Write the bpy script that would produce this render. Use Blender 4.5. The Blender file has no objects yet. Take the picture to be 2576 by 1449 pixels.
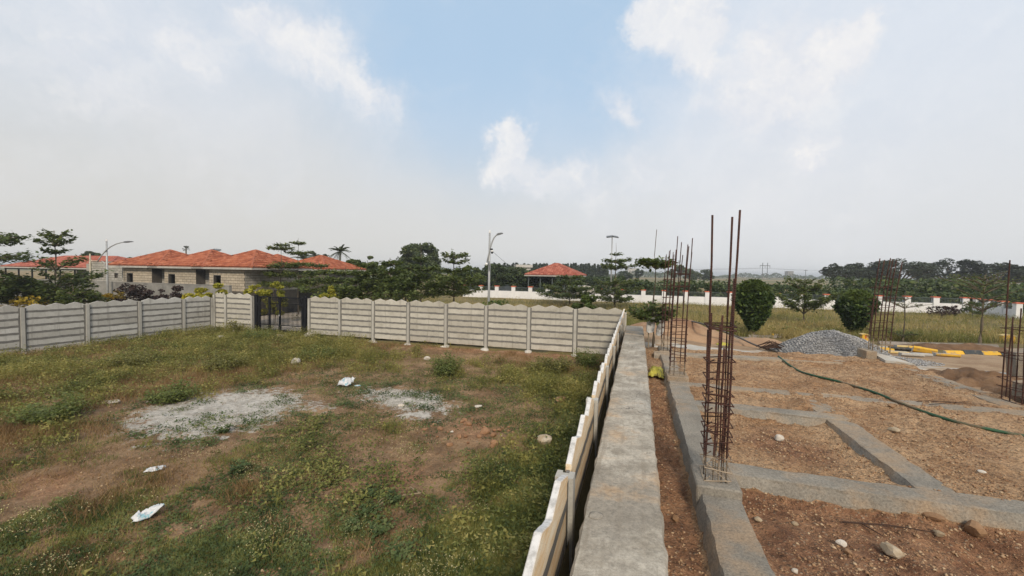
import bpy, math, random
import numpy as np
from mathutils import Vector, Matrix

random.seed(7)
rng = np.random.default_rng(7)
S = bpy.context.scene
COL = S.collection

# ------------------------------------------------------------------ camera
FOC, PITCH, ROLL, CAMZ = 1055.0, 0.0386, 0.0165, 4.0     # measured on a 2576 x 1449 view of the photograph
F_ = np.array([0, math.cos(PITCH), -math.sin(PITCH)])
U0 = np.array([0, math.sin(PITCH), math.cos(PITCH)])
R0 = np.array([1.0, 0, 0])
R_ = math.cos(ROLL) * R0 + math.sin(ROLL) * U0
U_ = math.cos(ROLL) * U0 - math.sin(ROLL) * R0
cd = bpy.data.cameras.new('camera')
cam = bpy.data.objects.new('camera', cd)
COL.objects.link(cam)
cd.sensor_width = 36
cd.lens = FOC / 2576 * 36
cd.clip_start = 0.05
cd.clip_end = 9000
m = Matrix.Identity(4)
for i in range(3):
    m[i][0] = R_[i]; m[i][1] = U_[i]; m[i][2] = -F_[i]
m[2][3] = CAMZ
cam.matrix_world = m
S.camera = cam

A = 0.2905                                    # direction of the plots against the view
SA, CA = math.sin(A), math.cos(A)
def XY(u, v): return u * SA + v * CA, u * CA - v * SA
def UV(x, y): return x * SA + y * CA, x * CA - y * SA
def ray(x, y): return F_ + (x - 1288) / FOC * R_ - (y - 724.5) / FOC * U_
def at(x, y, z):
    d = ray(x, y); t = (z - CAMZ) / d[2]
    return d[0] * t, d[1] * t, z
def atd(x, y, depth):
    d = ray(x, y); t = depth
    return d[0] * t, d[1] * t, CAMZ + d[2] * t
def atu(x, y, u):
    d = ray(x, y); t = u / (d[0] * SA + d[1] * CA)
    return d[0] * t, d[1] * t, CAMZ + d[2] * t
def sdir(x, y):
    d = ray(x, y); return d / np.linalg.norm(d)

# ------------------------------------------------------------------ light and sky
SUNX, SUNY = 0.05, -0.95                     # direction towards the sun, behind the viewer
SUN_EL = math.radians(36)
w = bpy.data.worlds.new('World')
S.world = w
w.use_nodes = True
nt = w.node_tree
nt.nodes.clear()
class G:
    """tiny node helper"""
    def __init__(s, nt): s.nt = nt
    def n(s, t, **kw):
        nd = s.nt.nodes.new(t)
        ins = kw.pop('ins', {})
        for k, v in kw.items(): setattr(nd, k, v)
        for k, v in ins.items():
            if isinstance(v, bpy.types.NodeSocket): s.nt.links.new(v, nd.inputs[k])
            else: nd.inputs[k].default_value = v
        return nd
    def math(s, op, a, b=0.0, clamp=False):
        return s.n('ShaderNodeMath', operation=op, use_clamp=clamp, ins={0: a, 1: b}).outputs[0]
    def vm(s, op, a, b=(0, 0, 0)):
        return s.n('ShaderNodeVectorMath', operation=op, ins={0: a, 1: b})
    def mix(s, f, a, b, mode='MIX'):
        nd = s.n('ShaderNodeMix', data_type='RGBA', blend_type=mode)
        for k, v in ((0, f), (6, a), (7, b)):
            if isinstance(v, bpy.types.NodeSocket): s.nt.links.new(v, nd.inputs[k])
            else: nd.inputs[k].default_value = v if k == 0 else (*v[:3], 1)
        return nd.outputs[2]
    def noise(s, vec, scale, detail=4, rough=0.55, dist=0.0):
        return s.n('ShaderNodeTexNoise', ins={'Vector': vec, 'Scale': scale, 'Detail': detail, 'Roughness': rough, 'Distortion': dist})
    def ramp(s, f, stops):
        nd = s.n('ShaderNodeValToRGB', ins={0: f})
        e = nd.color_ramp.elements
        while len(e) < len(stops): e.new(0.5)
        for el, (p, c) in zip(e, stops):
            el.position = p; el.color = (*c[:3], 1) if not isinstance(c, (int, float)) else (c, c, c, 1)
        return nd.outputs[0]
    def rng(s, v, a, b, c, d, smooth=True):
        return s.n('ShaderNodeMapRange', interpolation_type='SMOOTHSTEP' if smooth else 'LINEAR',
                   ins={0: v, 1: a, 2: b, 3: c, 4: d}).outputs[0]
g = G(nt)
SKYK = 0.1
sky = g.n('ShaderNodeTexSky', sky_type='NISHITA', sun_disc=False, sun_elevation=SUN_EL,
          sun_rotation=math.atan2(SUNX, SUNY), air_density=1.3, dust_density=1.6, ozone_density=1.5, altitude=300)
tc = g.n('ShaderNodeTexCoord').outputs['Generated']
nz1 = g.vm('SUBTRACT', g.noise(tc, 5.0, 6, 0.6).outputs[1], (0.5, 0.5, 0.5)).outputs[0]
nz2 = g.vm('SUBTRACT', g.noise(tc, 17.0, 9, 0.68).outputs[1], (0.5, 0.5, 0.5)).outputs[0]
def warped(k1, k2):
    a = g.n('ShaderNodeVectorMath', operation='SCALE', ins={0: nz1, 'Scale': k1}).outputs[0]
    b = g.n('ShaderNodeVectorMath', operation='SCALE', ins={0: nz2, 'Scale': k2}).outputs[0]
    return g.vm('ADD', g.vm('ADD', tc, a).outputs[0], b).outputs[0]
wp = warped(0.13, 0.12)
ws = warped(0.25, 0.06)
def blobs(vec, items):
    acc = None
    for (x, y, r, amp) in items:
        c = sdir(x, y)
        d = g.vm('DISTANCE', vec, tuple(c)).outputs['Value']
        v = g.rng(d, 0.0, r / FOC, amp, 0.0)
        acc = v if acc is None else g.math('ADD', acc, v)
    return acc
hole = blobs(ws, [(1330, 0, 640, 0.70), (1200, 200, 600, 0.42), (1440, 220, 520, 0.34), (1560, 180, 380, 0.25), (980, 0, 330, 0.22),
                  (500, 110, 240, 0.22), (2300, 90, 420, 0.26), (1150, 400, 460, 0.2), (40, 20, 260, 0.2), (2250, 330, 330, 0.16)])
puffA = blobs(wp, [(1660, 20, 100, 0.8), (1720, 40, 120, 0.8), (1790, 25, 110, 0.8), (1700, 100, 100, 0.6), (1760, 120, 90, 0.6), (1640, 60, 70, 0.5),
                   (1920, 130, 90, 0.55), (1960, 170, 110, 0.5), (2050, 160, 90, 0.5), (2110, 135, 85, 0.6), (2140, 105, 75, 0.8), (2165, 85, 50, 0.5),
                   (2080, 200, 90, 0.5), (1803, 165, 40, 0.8), (1840, 265, 110, 0.5), (1780, 235, 90, 0.4), (1905, 290, 120, 0.5), (1985, 270, 110, 0.45),
                   (1565, 305, 70, 1.0), (1292, 335, 66, 1.3), (1275, 385, 84, 1.1), (1235, 425, 70, 0.9), (1350, 445, 90, 0.9), (1440, 440, 110, 0.8),
                   (1610, 455, 90, 0.7), (2065, 365, 90, 0.7), (2025, 410, 85, 0.6), (1330, 480, 120, 0.3), (1540, 500, 160, 0.25)])
puffB = blobs(wp, [(640, 45, 90, 0.4), (700, 95, 110, 0.5), (760, 115, 120, 0.6), (830, 150, 120, 0.6), (885, 195, 110, 0.6), (930, 245, 95, 0.5),
                   (965, 285, 85, 0.4), (610, 10, 90, 0.4), (460, 60, 90, 0.35), (490, 120, 100, 0.3), (545, 160, 100, 0.25), (240, 240, 110, 0.28),
                   (160, 70, 220, 0.35), (270, 120, 160, 0.25), (830, 75, 60, 0.25)])
sepz = g.n('ShaderNodeSeparateXYZ', ins={0: tc})
zz = sepz.outputs[2]
fb = g.noise(ws, 3.2, 7, 0.6).outputs[0]
fb2 = g.noise(wp, 8.0, 10, 0.62).outputs[0]
fb3 = g.noise(g.vm('ADD', wp, (-0.012, 0.0, 0.030)).outputs[0], 8.0, 10, 0.62).outputs[0]
lit = g.math('ADD', 0.5, g.math('MULTIPLY', g.math('SUBTRACT', fb2, fb3), 3.0), True)
k = 1.0 / SKYK
def C(r, gg, b): return (r * k, gg * k, b * k)
blue = g.mix(0.90, sky.outputs[0], C(0.305, 0.420, 0.550))
veil = g.mix(g.rng(fb, 0.3, 0.7, 0, 1), C(0.395, 0.450, 0.515), C(0.500, 0.525, 0.568))
veil = g.mix(g.rng(sepz.outputs[0], 0.0, 0.5, 0, 0.75), veil, C(0.545, 0.570, 0.612))
lowc = g.mix(g.rng(sepz.outputs[0], -0.8, 0.6, 0, 1), C(0.470, 0.462, 0.440), C(0.500, 0.508, 0.516))
hz = g.rng(zz, 0.02, 0.50, 1, 0)
base = g.mix(hz, veil, lowc)
hm = g.math('MULTIPLY', g.math('MINIMUM', g.math('MULTIPLY', hole, 0.88), 0.92), g.rng(zz, 0.04, 0.46, 0.0, 1.0))
base = g.mix(hm, base, blue)
pf = g.math('ADD', g.math('ADD', puffA, puffB), g.math('MULTIPLY', g.math('SUBTRACT', fb2, 0.5), 1.5))
pfm = g.rng(pf, 0.05, 1.25, 0, 0.80)
pcol = g.mix(g.math('ADD', g.math('MULTIPLY', lit, 0.75), g.math('MULTIPLY', g.rng(pf, 0.5, 1.8, 0, 1), 0.35), True), C(0.490, 0.510, 0.560), C(0.655, 0.635, 0.615))
broad = blobs(ws, [(1950, 200, 520, 0.75), (2300, 150, 480, 0.5), (700, 200, 520, 0.45), (200, 120, 480, 0.5), (1500, 470, 420, 0.35), (2050, 420, 420, 0.4)])
broad = g.math('MULTIPLY', g.rng(g.math('ADD', broad, g.math('MULTIPLY', g.math('SUBTRACT', g.noise(ws, 5.5, 8, 0.6).outputs[0], 0.5), 2.0)), 0.15, 1.1, 0, 1), 0.34)
base = g.mix(broad, base, g.mix(lit, C(0.500, 0.520, 0.565), C(0.600, 0.600, 0.615)))
base = g.mix(pfm, base, pcol)
bg = g.n('ShaderNodeBackground', ins={0: base, 1: SKYK})
g.n('ShaderNodeOutputWorld', ins={0: bg.outputs[0]})

sl = bpy.data.lights.new('sun', 'SUN')
sun = bpy.data.objects.new('sun', sl)
COL.objects.link(sun)
sl.energy = 2.0
sl.angle = math.radians(9)
sl.color = (1.0, 0.87, 0.70)
sv = Vector((SUNX, SUNY, 0)).normalized() * math.cos(SUN_EL) + Vector((0, 0, math.sin(SUN_EL)))
sun.rotation_euler = sv.to_track_quat('Z', 'Y').to_euler()
S.view_settings.view_transform = 'Standard'
S.view_settings.look = 'None'
S.view_settings.exposure = 0.58
S.view_settings.gamma = 1.0
S.view_settings.use_curve_mapping = False

# ------------------------------------------------------------------ numeric helpers
def h2(ix, iy, seed):
    a = (ix.astype(np.int64) * 374761393 + iy.astype(np.int64) * 668265263 + seed * 974711) & 0x7fffffff
    a = ((a ^ (a >> 13)) * 1274126177) & 0x7fffffff
    a = (a ^ (a >> 16)) & 0xffff
    return a / 65535.0
def vn(x, y, seed=0):
    x = np.asarray(x, float); y = np.asarray(y, float)
    ix = np.floor(x); iy = np.floor(y)
    fx = x - ix; fy = y - iy
    fx = fx * fx * (3 - 2 * fx); fy = fy * fy * (3 - 2 * fy)
    a = h2(ix, iy, seed); b = h2(ix + 1, iy, seed); c = h2(ix, iy + 1, seed); d = h2(ix + 1, iy + 1, seed)
    return (a * (1 - fx) + b * fx) * (1 - fy) + (c * (1 - fx) + d * fx) * fy
def fbm(x, y, seed=0, oct=4, gain=0.5):
    s = 0; amp = 1; tot = 0
    for o in range(oct):
        s = s + amp * vn(x * 2 ** o + 17.3 * o, y * 2 ** o - 9.1 * o, seed + o); tot += amp; amp *= gain
    return s / tot
def sst(a, b, x):
    t = np.clip((np.asarray(x, float) - a) / (b - a), 0, 1)
    return t * t * (3 - 2 * t)

# ------------------------------------------------------------------ mesh helpers
def link(o, parent=None):
    COL.objects.link(o)
    if parent is not None: o.parent = parent
    return o
def fast(V, Fc, mat=None, smooth=False, name='mesh'):
    """mesh from an (n,3) array and an (m,k) index array"""
    V = np.ascontiguousarray(V, dtype=np.float32); Fc = np.ascontiguousarray(Fc, dtype=np.int32)
    me = bpy.data.meshes.new(name)
    me.vertices.add(len(V)); me.vertices.foreach_set('co', V.ravel())
    kk = Fc.shape[1]
    me.loops.add(Fc.size); me.loops.foreach_set('vertex_index', Fc.ravel())
    me.polygons.add(len(Fc)); me.polygons.foreach_set('loop_start', np.arange(0, Fc.size, kk, dtype=np.int32))
    if smooth: me.polygons.foreach_set('use_smooth', np.ones(len(Fc), dtype=bool))
    me.update(calc_edges=True)
    if mat: me.materials.append(mat)
    return me
def pyd(V, Fc, mat=None, smooth=False, name='mesh'):
    me = bpy.data.meshes.new(name)
    me.from_pydata([tuple(map(float, p)) for p in V], [], [tuple(map(int, f)) for f in Fc])
    if smooth:
        for p in me.polygons: p.use_smooth = True
    me.update()
    if mat: me.materials.append(mat)
    return me
def ob(name, me, parent=None, loc=None, rot=None):
    o = bpy.data.objects.new(name, me)
    if loc is not None: o.location = loc
    if rot is not None: o.rotation_euler = rot
    return link(o, parent)
def tag(o, label, cat, group=None):
    o['label'] = label; o['category'] = cat
    if group: o['group'] = group
    return o
def thing(name, label, cat, loc=(0, 0, 0), rotz=0.0, group=None):
    o = bpy.data.objects.new(name, None)
    o.empty_display_size = 0.2
    o.location = loc; o.rotation_euler = (0, 0, rotz)
    COL.objects.link(o)
    return tag(o, label, cat, group)
def kind(o, k):
    o['kind'] = k
    return o
class MB:
    """collects pieces into one mesh"""
    def __init__(s): s.V = []; s.F = []
    def add(s, V, Fc):
        b = len(s.V); s.V += [tuple(p) for p in V]; s.F += [tuple(i + b for i in f) for f in Fc]
        return s
    def box(s, x0, x1, y0, y1, z0, z1):
        V = [(x0, y0, z0), (x1, y0, z0), (x1, y1, z0), (x0, y1, z0), (x0, y0, z1), (x1, y0, z1), (x1, y1, z1), (x0, y1, z1)]
        return s.add(V, [(0, 3, 2, 1), (4, 5, 6, 7), (0, 1, 5, 4), (1, 2, 6, 5), (2, 3, 7, 6), (3, 0, 4, 7)])
    def tube(s, pts, r, n=6, cap=True):
        pts = [Vector(p) for p in pts]
        rr = r if isinstance(r, (list, tuple)) else [r] * len(pts)
        V = []; Fc = []
        up = Vector((0, 0, 1))
        for i, p in enumerate(pts):
            t = (pts[min(i + 1, len(pts) - 1)] - pts[max(i - 1, 0)]).normalized()
            a = t.cross(up)
            if a.length < 1e-3: a = t.cross(Vector((1, 0, 0)))
            a.normalize(); b = t.cross(a)
            for q in range(n):
                an = 2 * math.pi * q / n
                V.append(p + (a * math.cos(an) + b * math.sin(an)) * rr[i])
        for i in range(len(pts) - 1):
            for q in range(n):
                Fc.append((i * n + q, i * n + (q + 1) % n, (i + 1) * n + (q + 1) % n, (i + 1) * n + q))
        if cap:
            Fc.append(tuple(range(n - 1, -1, -1))); Fc.append(tuple(range((len(pts) - 1) * n, len(pts) * n)))
        return s.add(V, Fc)
    def prism(s, poly, z0, z1):
        n = len(poly)
        V = [(x, y, z0) for x, y in poly] + [(x, y, z1) for x, y in poly]
        return s.add(V, [tuple(range(n - 1, -1, -1)), tuple(range(n, 2 * n))] + [(i, (i + 1) % n, n + (i + 1) % n, n + i) for i in range(n)])
    def ball(s, c, r, n=10, sq=1.0):
        V = []; Fc = []; mrow = n // 2
        for i in range(mrow + 1):
            th = math.pi * i / mrow
            for q in range(n):
                an = 2 * math.pi * q / n
                V.append((c[0] + r * math.sin(th) * math.cos(an), c[1] + r * math.sin(th) * math.sin(an), c[2] + r * sq * math.cos(th)))
        for i in range(mrow):
            for q in range(n):
                Fc.append((i * n + q, (i + 1) * n + q, (i + 1) * n + (q + 1) % n, i * n + (q + 1) % n))
        return s.add(V, Fc)
    def mesh(s, mat=None, smooth=False, name='mesh'): return pyd(s.V, s.F, mat, smooth, name)
    def build(s, name, mat=None, parent=None, smooth=False, loc=None, rot=None):
        return ob(name, s.mesh(mat, smooth, name), parent, loc, rot)
def bevel(o, wd=0.006, seg=1):
    b = o.modifiers.new('bevel', 'BEVEL'); b.width = wd; b.segments = seg; b.limit_method = 'ANGLE'
    return o
def gridmesh(us, vs, zf, mat, name, to_xy=True, smooth=True):
    uu, vv = np.meshgrid(us, vs, indexing='ij')
    zzz = zf(uu, vv)
    if to_xy: X, Y = uu * SA + vv * CA, uu * CA - vv * SA
    else: X, Y = vv, uu
    V = np.stack([X, Y, zzz], -1).reshape(-1, 3)
    a, b = len(us), len(vs)
    idx = np.arange(a * b).reshape(a, b)
    Fc = np.stack([idx[:-1, :-1], idx[:-1, 1:], idx[1:, 1:], idx[1:, :-1]], -1).reshape(-1, 4)
    Fc = Fc[:, ::-1]
    return fast(V, Fc, mat, smooth, name), uu, vv

# ------------------------------------------------------------------ materials
def new(name):
    mt = bpy.data.materials.new(name); mt.use_nodes = True
    mt.node_tree.nodes.clear()
    return mt, G(mt.node_tree)
def fin(g, col, rough=0.9, bump=None, bstr=0.3, bdist=0.02, metal=0.0, spec=0.3):
    p = g.n('ShaderNodeBsdfPrincipled', ins={'Roughness': rough, 'Metallic': metal, 'Specular IOR Level': spec})
    if isinstance(col, bpy.types.NodeSocket): g.nt.links.new(col, p.inputs['Base Color'])
    else: p.inputs['Base Color'].default_value = (*col, 1)
    if bump is not None:
        b = g.n('ShaderNodeBump', ins={'Height': bump, 'Strength': bstr, 'Distance': bdist})
        g.nt.links.new(b.outputs[0], p.inputs['Normal'])
    g.n('ShaderNodeOutputMaterial', ins={0: p.outputs[0]})
def coords(g, world=False, jitter=True):
    if world: return g.n('ShaderNodeNewGeometry').outputs['Position']
    c = g.n('ShaderNodeTexCoord').outputs['Object']
    if not jitter: return c
    r = g.n('ShaderNodeObjectInfo').outputs['Random']
    return g.vm('ADD', c, g.n('ShaderNodeCombineXYZ', ins={0: g.math('MULTIPLY', r, 91.0), 1: g.math('MULTIPLY', r, 37.0), 2: g.math('MULTIPLY', r, 13.0)}).outputs[0]).outputs[0]
def m_rough(name, c1, c2, scale=3.0, c3=None, scale3=0.8, t3=(0.5, 0.7), rough=0.9, bump=0.4, bscale=40, vary=0.12, world=False, stretch=None, bdist=0.01, spec=0.25):
    """mottled surface: two colours by noise, a third in patches, fine relief"""
    mt, g = new(name)
    c = coords(g, world)
    if stretch: c = g.n('ShaderNodeMapping', ins={0: c, 'Scale': stretch}).outputs[0]
    col = g.mix(g.rng(g.noise(c, scale, 6, 0.65).outputs[0], 0.3, 0.7, 0, 1), c1, c2)
    if c3: col = g.mix(g.rng(g.noise(c, scale3, 5, 0.6).outputs[0], t3[0], t3[1], 0, 1), col, c3)
    fine = g.noise(c, bscale, 4, 0.7).outputs[0]
    col = g.mix(0.35, col, g.ramp(fine, [(0.3, 0.45), (0.7, 1.0)]), 'MULTIPLY')
    if vary:
        r = g.n('ShaderNodeObjectInfo').outputs['Random']
        col = g.mix(1.0, col, g.ramp(r, [(0, 1.0 - vary), (1, 1.0 + 0 * vary)]), 'MULTIPLY')
    fin(g, col, rough, fine if bump else None, bump, bdist, spec=spec)
    return mt
def m_leaf(name, ca, cb, cc=None, trans=0.35, rough=0.6, objvar=True):
    """leaves, each its own shade between the colours"""
    mt, g = new(name)
    r = g.n('ShaderNodeNewGeometry').outputs['Random Per Island']
    stops = [(0.0, ca), (0.75, cb), (1.0, cc or cb)]
    col = g.ramp(r, stops)
    if objvar:
        orr = g.n('ShaderNodeObjectInfo').outputs['Random']
        col = g.mix(1.0, col, g.ramp(orr, [(0, (0.80, 0.82, 0.85)), (1, (1.15, 1.08, 1.0))]), 'MULTIPLY')
    d = g.n('ShaderNodeBsdfPrincipled', ins={'Roughness': rough, 'Base Color': col, 'Specular IOR Level': 0.25})
    t = g.n('ShaderNodeBsdfTranslucent', ins={0: g.mix(1.0, col, (1.25, 1.2, 0.7), 'MULTIPLY')})
    mx = g.n('ShaderNodeMixShader', ins={0: trans, 1: d.outputs[0], 2: t.outputs[0]})
    g.n('ShaderNodeOutputMaterial', ins={0: mx.outputs[0]})
    return mt
def m_plain(name, c, rough=0.6, metal=0.0, var=0.15, scale=8, spec=0.4):
    mt, g = new(name)
    n = g.noise(coords(g), scale, 5, 0.6).outputs[0]
    col = g.mix(1.0, c, g.ramp(n, [(0.3, 1 - var), (0.7, 1.0)]), 'MULTIPLY')
    fin(g, col, rough, metal=metal, spec=spec)
    return mt

M = {}
def m_panel(name, c1, c2, c3):
    """cast concrete with rain streaks and mud splashed up from the ground"""
    mt, g = new(name)
    c = coords(g); pos = coords(g, True)
    col = g.mix(g.rng(g.noise(c, 2.2, 6, 0.65).outputs[0], 0.32, 0.68, 0, 1), c1, c2)
    col = g.mix(g.rng(g.noise(c, 1.1, 5, 0.6).outputs[0], 0.52, 0.70, 0, 1), col, c3)
    st = g.noise(g.n('ShaderNodeMapping', ins={0: pos, 'Scale': (7, 7, 0.5)}).outputs[0], 1.0, 4, 0.6).outputs[0]
    col = g.mix(g.rng(st, 0.54, 0.72, 0, 0.45), col, tuple(v * 0.62 for v in c3))
    pit = g.noise(c, 38, 3, 0.6).outputs[0]
    col = g.mix(g.rng(pit, 0.60, 0.72, 0, 0.55), col, tuple(v * 0.5 for v in c3))
    fine = g.noise(c, 45, 4, 0.7).outputs[0]
    col = g.mix(0.35, col, g.ramp(fine, [(0.3, 0.5), (0.7, 1.0)]), 'MULTIPLY')
    z = g.n('ShaderNodeSeparateXYZ', ins={0: pos}).outputs[2]
    md = g.math('ADD', g.rng(z, 0.15, 0.75, 1.0, 0.0), g.math('MULTIPLY', g.math('SUBTRACT', g.noise(pos, 3.0, 6, 0.7).outputs[0], 0.5), 1.4))
    col = g.mix(g.rng(md, 0.55, 1.1, 0, 0.75), col, (0.36, 0.26, 0.165))
    r = g.n('ShaderNodeObjectInfo').outputs['Random']
    col = g.mix(1.0, col, g.ramp(r, [(0, (0.80, 0.79, 0.77)), (1, (1.0, 1.0, 1.0))]), 'MULTIPLY')
    fin(g, col, 0.9, fine, 0.5, 0.01)
    return mt
M['panel'] = m_panel('precast_concrete', (0.49, 0.465, 0.405), (0.59, 0.565, 0.495), (0.42, 0.395, 0.335))
M['panel_cool'] = m_panel('precast_concrete_cool', (0.50, 0.49, 0.455), (0.60, 0.59, 0.555), (0.43, 0.415, 0.375))
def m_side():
    mt, g = new('precast_concrete_stained_lit')
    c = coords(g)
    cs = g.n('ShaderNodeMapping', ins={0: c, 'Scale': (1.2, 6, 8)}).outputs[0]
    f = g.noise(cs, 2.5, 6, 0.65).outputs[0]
    col = g.mix(g.rng(f, 0.35, 0.65, 0, 1), (0.76, 0.66, 0.50), (0.68, 0.48, 0.27))  # orange stain, with light missing in the narrow gap painted in as extra brightness
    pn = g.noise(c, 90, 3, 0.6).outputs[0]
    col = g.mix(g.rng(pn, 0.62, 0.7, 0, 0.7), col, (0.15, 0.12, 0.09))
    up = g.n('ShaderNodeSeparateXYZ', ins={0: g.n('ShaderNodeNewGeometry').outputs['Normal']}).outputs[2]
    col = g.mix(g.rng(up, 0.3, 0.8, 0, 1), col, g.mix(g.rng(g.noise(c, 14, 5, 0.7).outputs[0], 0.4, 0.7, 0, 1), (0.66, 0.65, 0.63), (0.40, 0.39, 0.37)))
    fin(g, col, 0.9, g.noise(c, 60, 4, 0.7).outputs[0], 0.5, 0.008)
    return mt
M['panel_side_lit'] = m_side()
M['mortar'] = m_rough('grey_mortar', (0.15, 0.145, 0.135), (0.215, 0.208, 0.19), 6, bump=0.8, bscale=60, vary=0)
M['post'] = m_rough('post_concrete', (0.42, 0.405, 0.365), (0.52, 0.505, 0.455), 3, (0.34, 0.325, 0.29), 1.5, (0.55, 0.75), bump=0.5, bscale=50)
M['footing'] = m_rough('footing_concrete', (0.52, 0.48, 0.42), (0.66, 0.63, 0.57), 6, bump=0.8, bscale=30)

def m_coping():
    mt, g = new('wall_top_concrete')
    c = coords(g, True)
    n1 = g.noise(c, 2.6, 8, 0.7).outputs[0]
    col = g.mix(g.rng(n1, 0.35, 0.66, 0, 1), (0.31, 0.275, 0.22), (0.56, 0.515, 0.435))
    n2 = g.noise(c, 0.7, 5, 0.6).outputs[0]
    col = g.mix(g.rng(n2, 0.46, 0.56, 0, 0.7), col, (0.28, 0.25, 0.205))
    st = g.noise(c, 1.3, 6, 0.7).outputs[0]
    col = g.mix(g.rng(st, 0.50, 0.66, 0, 0.75), col, (0.44, 0.30, 0.175))
    sp = g.n('ShaderNodeTexVoronoi', ins={'Vector': c, 'Scale': 60.0}).outputs['Distance']
    col = g.mix(g.rng(sp, 0.05, 0.22, 0.5, 0), col, (0.14, 0.11, 0.09))
    wv = g.n('ShaderNodeTexVoronoi', feature='DISTANCE_TO_EDGE', ins={'Vector': g.vm('ADD', c, g.n('ShaderNodeVectorMath', operation='SCALE', ins={0: g.noise(c, 3, 4).outputs[1], 'Scale': 0.5}).outputs[0]).outputs[0], 'Scale': 0.9}).outputs['Distance']
    crack = g.math('MULTIPLY', g.rng(wv, 0.0, 0.008, 1, 0), g.rng(g.noise(c, 0.9, 2).outputs[0], 0.55, 0.6, 0, 1))
    col = g.mix(g.math('MULTIPLY', crack, 0.8), col, (0.08, 0.07, 0.06))
    fine = g.noise(c, 26, 7, 0.8).outputs[0]
    col = g.mix(0.75, col, g.ramp(fine, [(0.32, 0.4), (0.58, 1.05)]), 'MULTIPLY')
    uv = g.n('ShaderNodeCombineXYZ', ins={0: g.math('MULTIPLY', g.vm('DOT_PRODUCT', c, (CA, -SA, 0)).outputs['Value'], 15.0), 1: g.math('MULTIPLY', g.vm('DOT_PRODUCT', c, (SA, CA, 0)).outputs['Value'], 0.8)}).outputs[0]
    strk = g.noise(uv, 1.0, 5, 0.65).outputs[0]
    col = g.mix(g.rng(strk, 0.50, 0.68, 0, 0.55), col, (0.24, 0.205, 0.16))
    hgt = g.math('SUBTRACT', g.math('ADD', fine, g.math('MULTIPLY', n1, 1.5)), crack)
    fin(g, col, 0.92, hgt, 0.6, 0.015)
    return mt
M['coping'] = m_coping()
def m_beam():
    mt, g = new('grade_beam_concrete')
    c = coords(g, True)
    n1 = g.noise(c, 1.6, 7, 0.68).outputs[0]
    col = g.mix(g.rng(n1, 0.35, 0.65, 0, 1), (0.225, 0.205, 0.172), (0.315, 0.288, 0.242))
    col = g.mix(g.rng(g.noise(c, 1.0, 6, 0.65).outputs[0], 0.48, 0.64, 0, 0.75), col, (0.40, 0.285, 0.18))
    du = g.vm('DOT_PRODUCT', c, (SA, CA, 0)).outputs['Value']            # dust trodden over the farther beams
    dm = g.math('ADD', g.rng(du, 4.8, 9.0, 0.0, 0.42), g.math('MULTIPLY', g.math('SUBTRACT', g.noise(c, 1.7, 6, 0.7).outputs[0], 0.5), 1.6))
    col = g.mix(g.rng(dm, 0.15, 0.75, 0, 0.9), col, g.mix(g.rng(g.noise(c, 5, 5, 0.7).outputs[0], 0.35, 0.65, 0, 1), (0.34, 0.245, 0.155), (0.45, 0.345, 0.24)))
    sp = g.noise(c, 48, 6, 0.8).outputs[0]
    col = g.mix(0.8, col, g.ramp(sp, [(0.33, 0.4), (0.6, 1.05)]), 'MULTIPLY')
    fin(g, col, 0.95, sp, 0.9, 0.012)
    return mt
M['beam'] = m_beam()

def m_site():
    mt, g = new('red_gravelly_soil')
    c = coords(g, True)
    att = g.n('ShaderNodeAttribute', attribute_name='wet').outputs['Fac']
    n1 = g.noise(c, 1.1, 7, 0.68).outputs[0]
    dry = g.mix(g.rng(n1, 0.36, 0.64, 0, 1), (0.37, 0.212, 0.108), (0.54, 0.355, 0.205))
    wet = g.mix(g.rng(g.noise(c, 4, 6, 0.7).outputs[0], 0.35, 0.65, 0, 1), (0.20, 0.095, 0.050), (0.37, 0.20, 0.108))
    mk = g.math('ADD', att, g.math('MULTIPLY', g.math('SUBTRACT', g.noise(c, 2.2, 6, 0.7).outputs[0], 0.5), 1.3))
    col = g.mix(g.rng(mk, 0.25, 0.75, 0, 1), dry, wet)
    v = g.n('ShaderNodeTexVoronoi', ins={'Vector': c, 'Scale': 26.0, 'Randomness': 1.0})
    peb = g.rng(v.outputs['Distance'], 0.1, 0.42, 1, 0)
    pc = g.ramp(g.n('ShaderNodeSeparateXYZ', ins={0: v.outputs['Color']}).outputs[0], [(0.0, (0.20, 0.11, 0.06)), (0.5, (0.40, 0.27, 0.16)), (1.0, (0.62, 0.50, 0.36))])
    col = g.mix(g.math('MULTIPLY', peb, 0.55), col, pc)
    mid = g.noise(c, 13, 6, 0.8).outputs[0]
    col = g.mix(0.9, col, g.ramp(mid, [(0.34, 0.36), (0.56, 1.12)]), 'MULTIPLY')
    fine = g.noise(c, 60, 4, 0.75).outputs[0]
    col = g.mix(0.75, col, g.ramp(fine, [(0.3, 0.4), (0.60, 1.12)]), 'MULTIPLY')
    hh = g.math('ADD', g.math('MULTIPLY', peb, 0.7), g.math('ADD', fine, g.math('MULTIPLY', g.noise(c, 9, 5, 0.7).outputs[0], 2.0)))
    fin(g, col, 0.95, hh, 0.9, 0.03)
    return mt
M['site'] = m_site()

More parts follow.
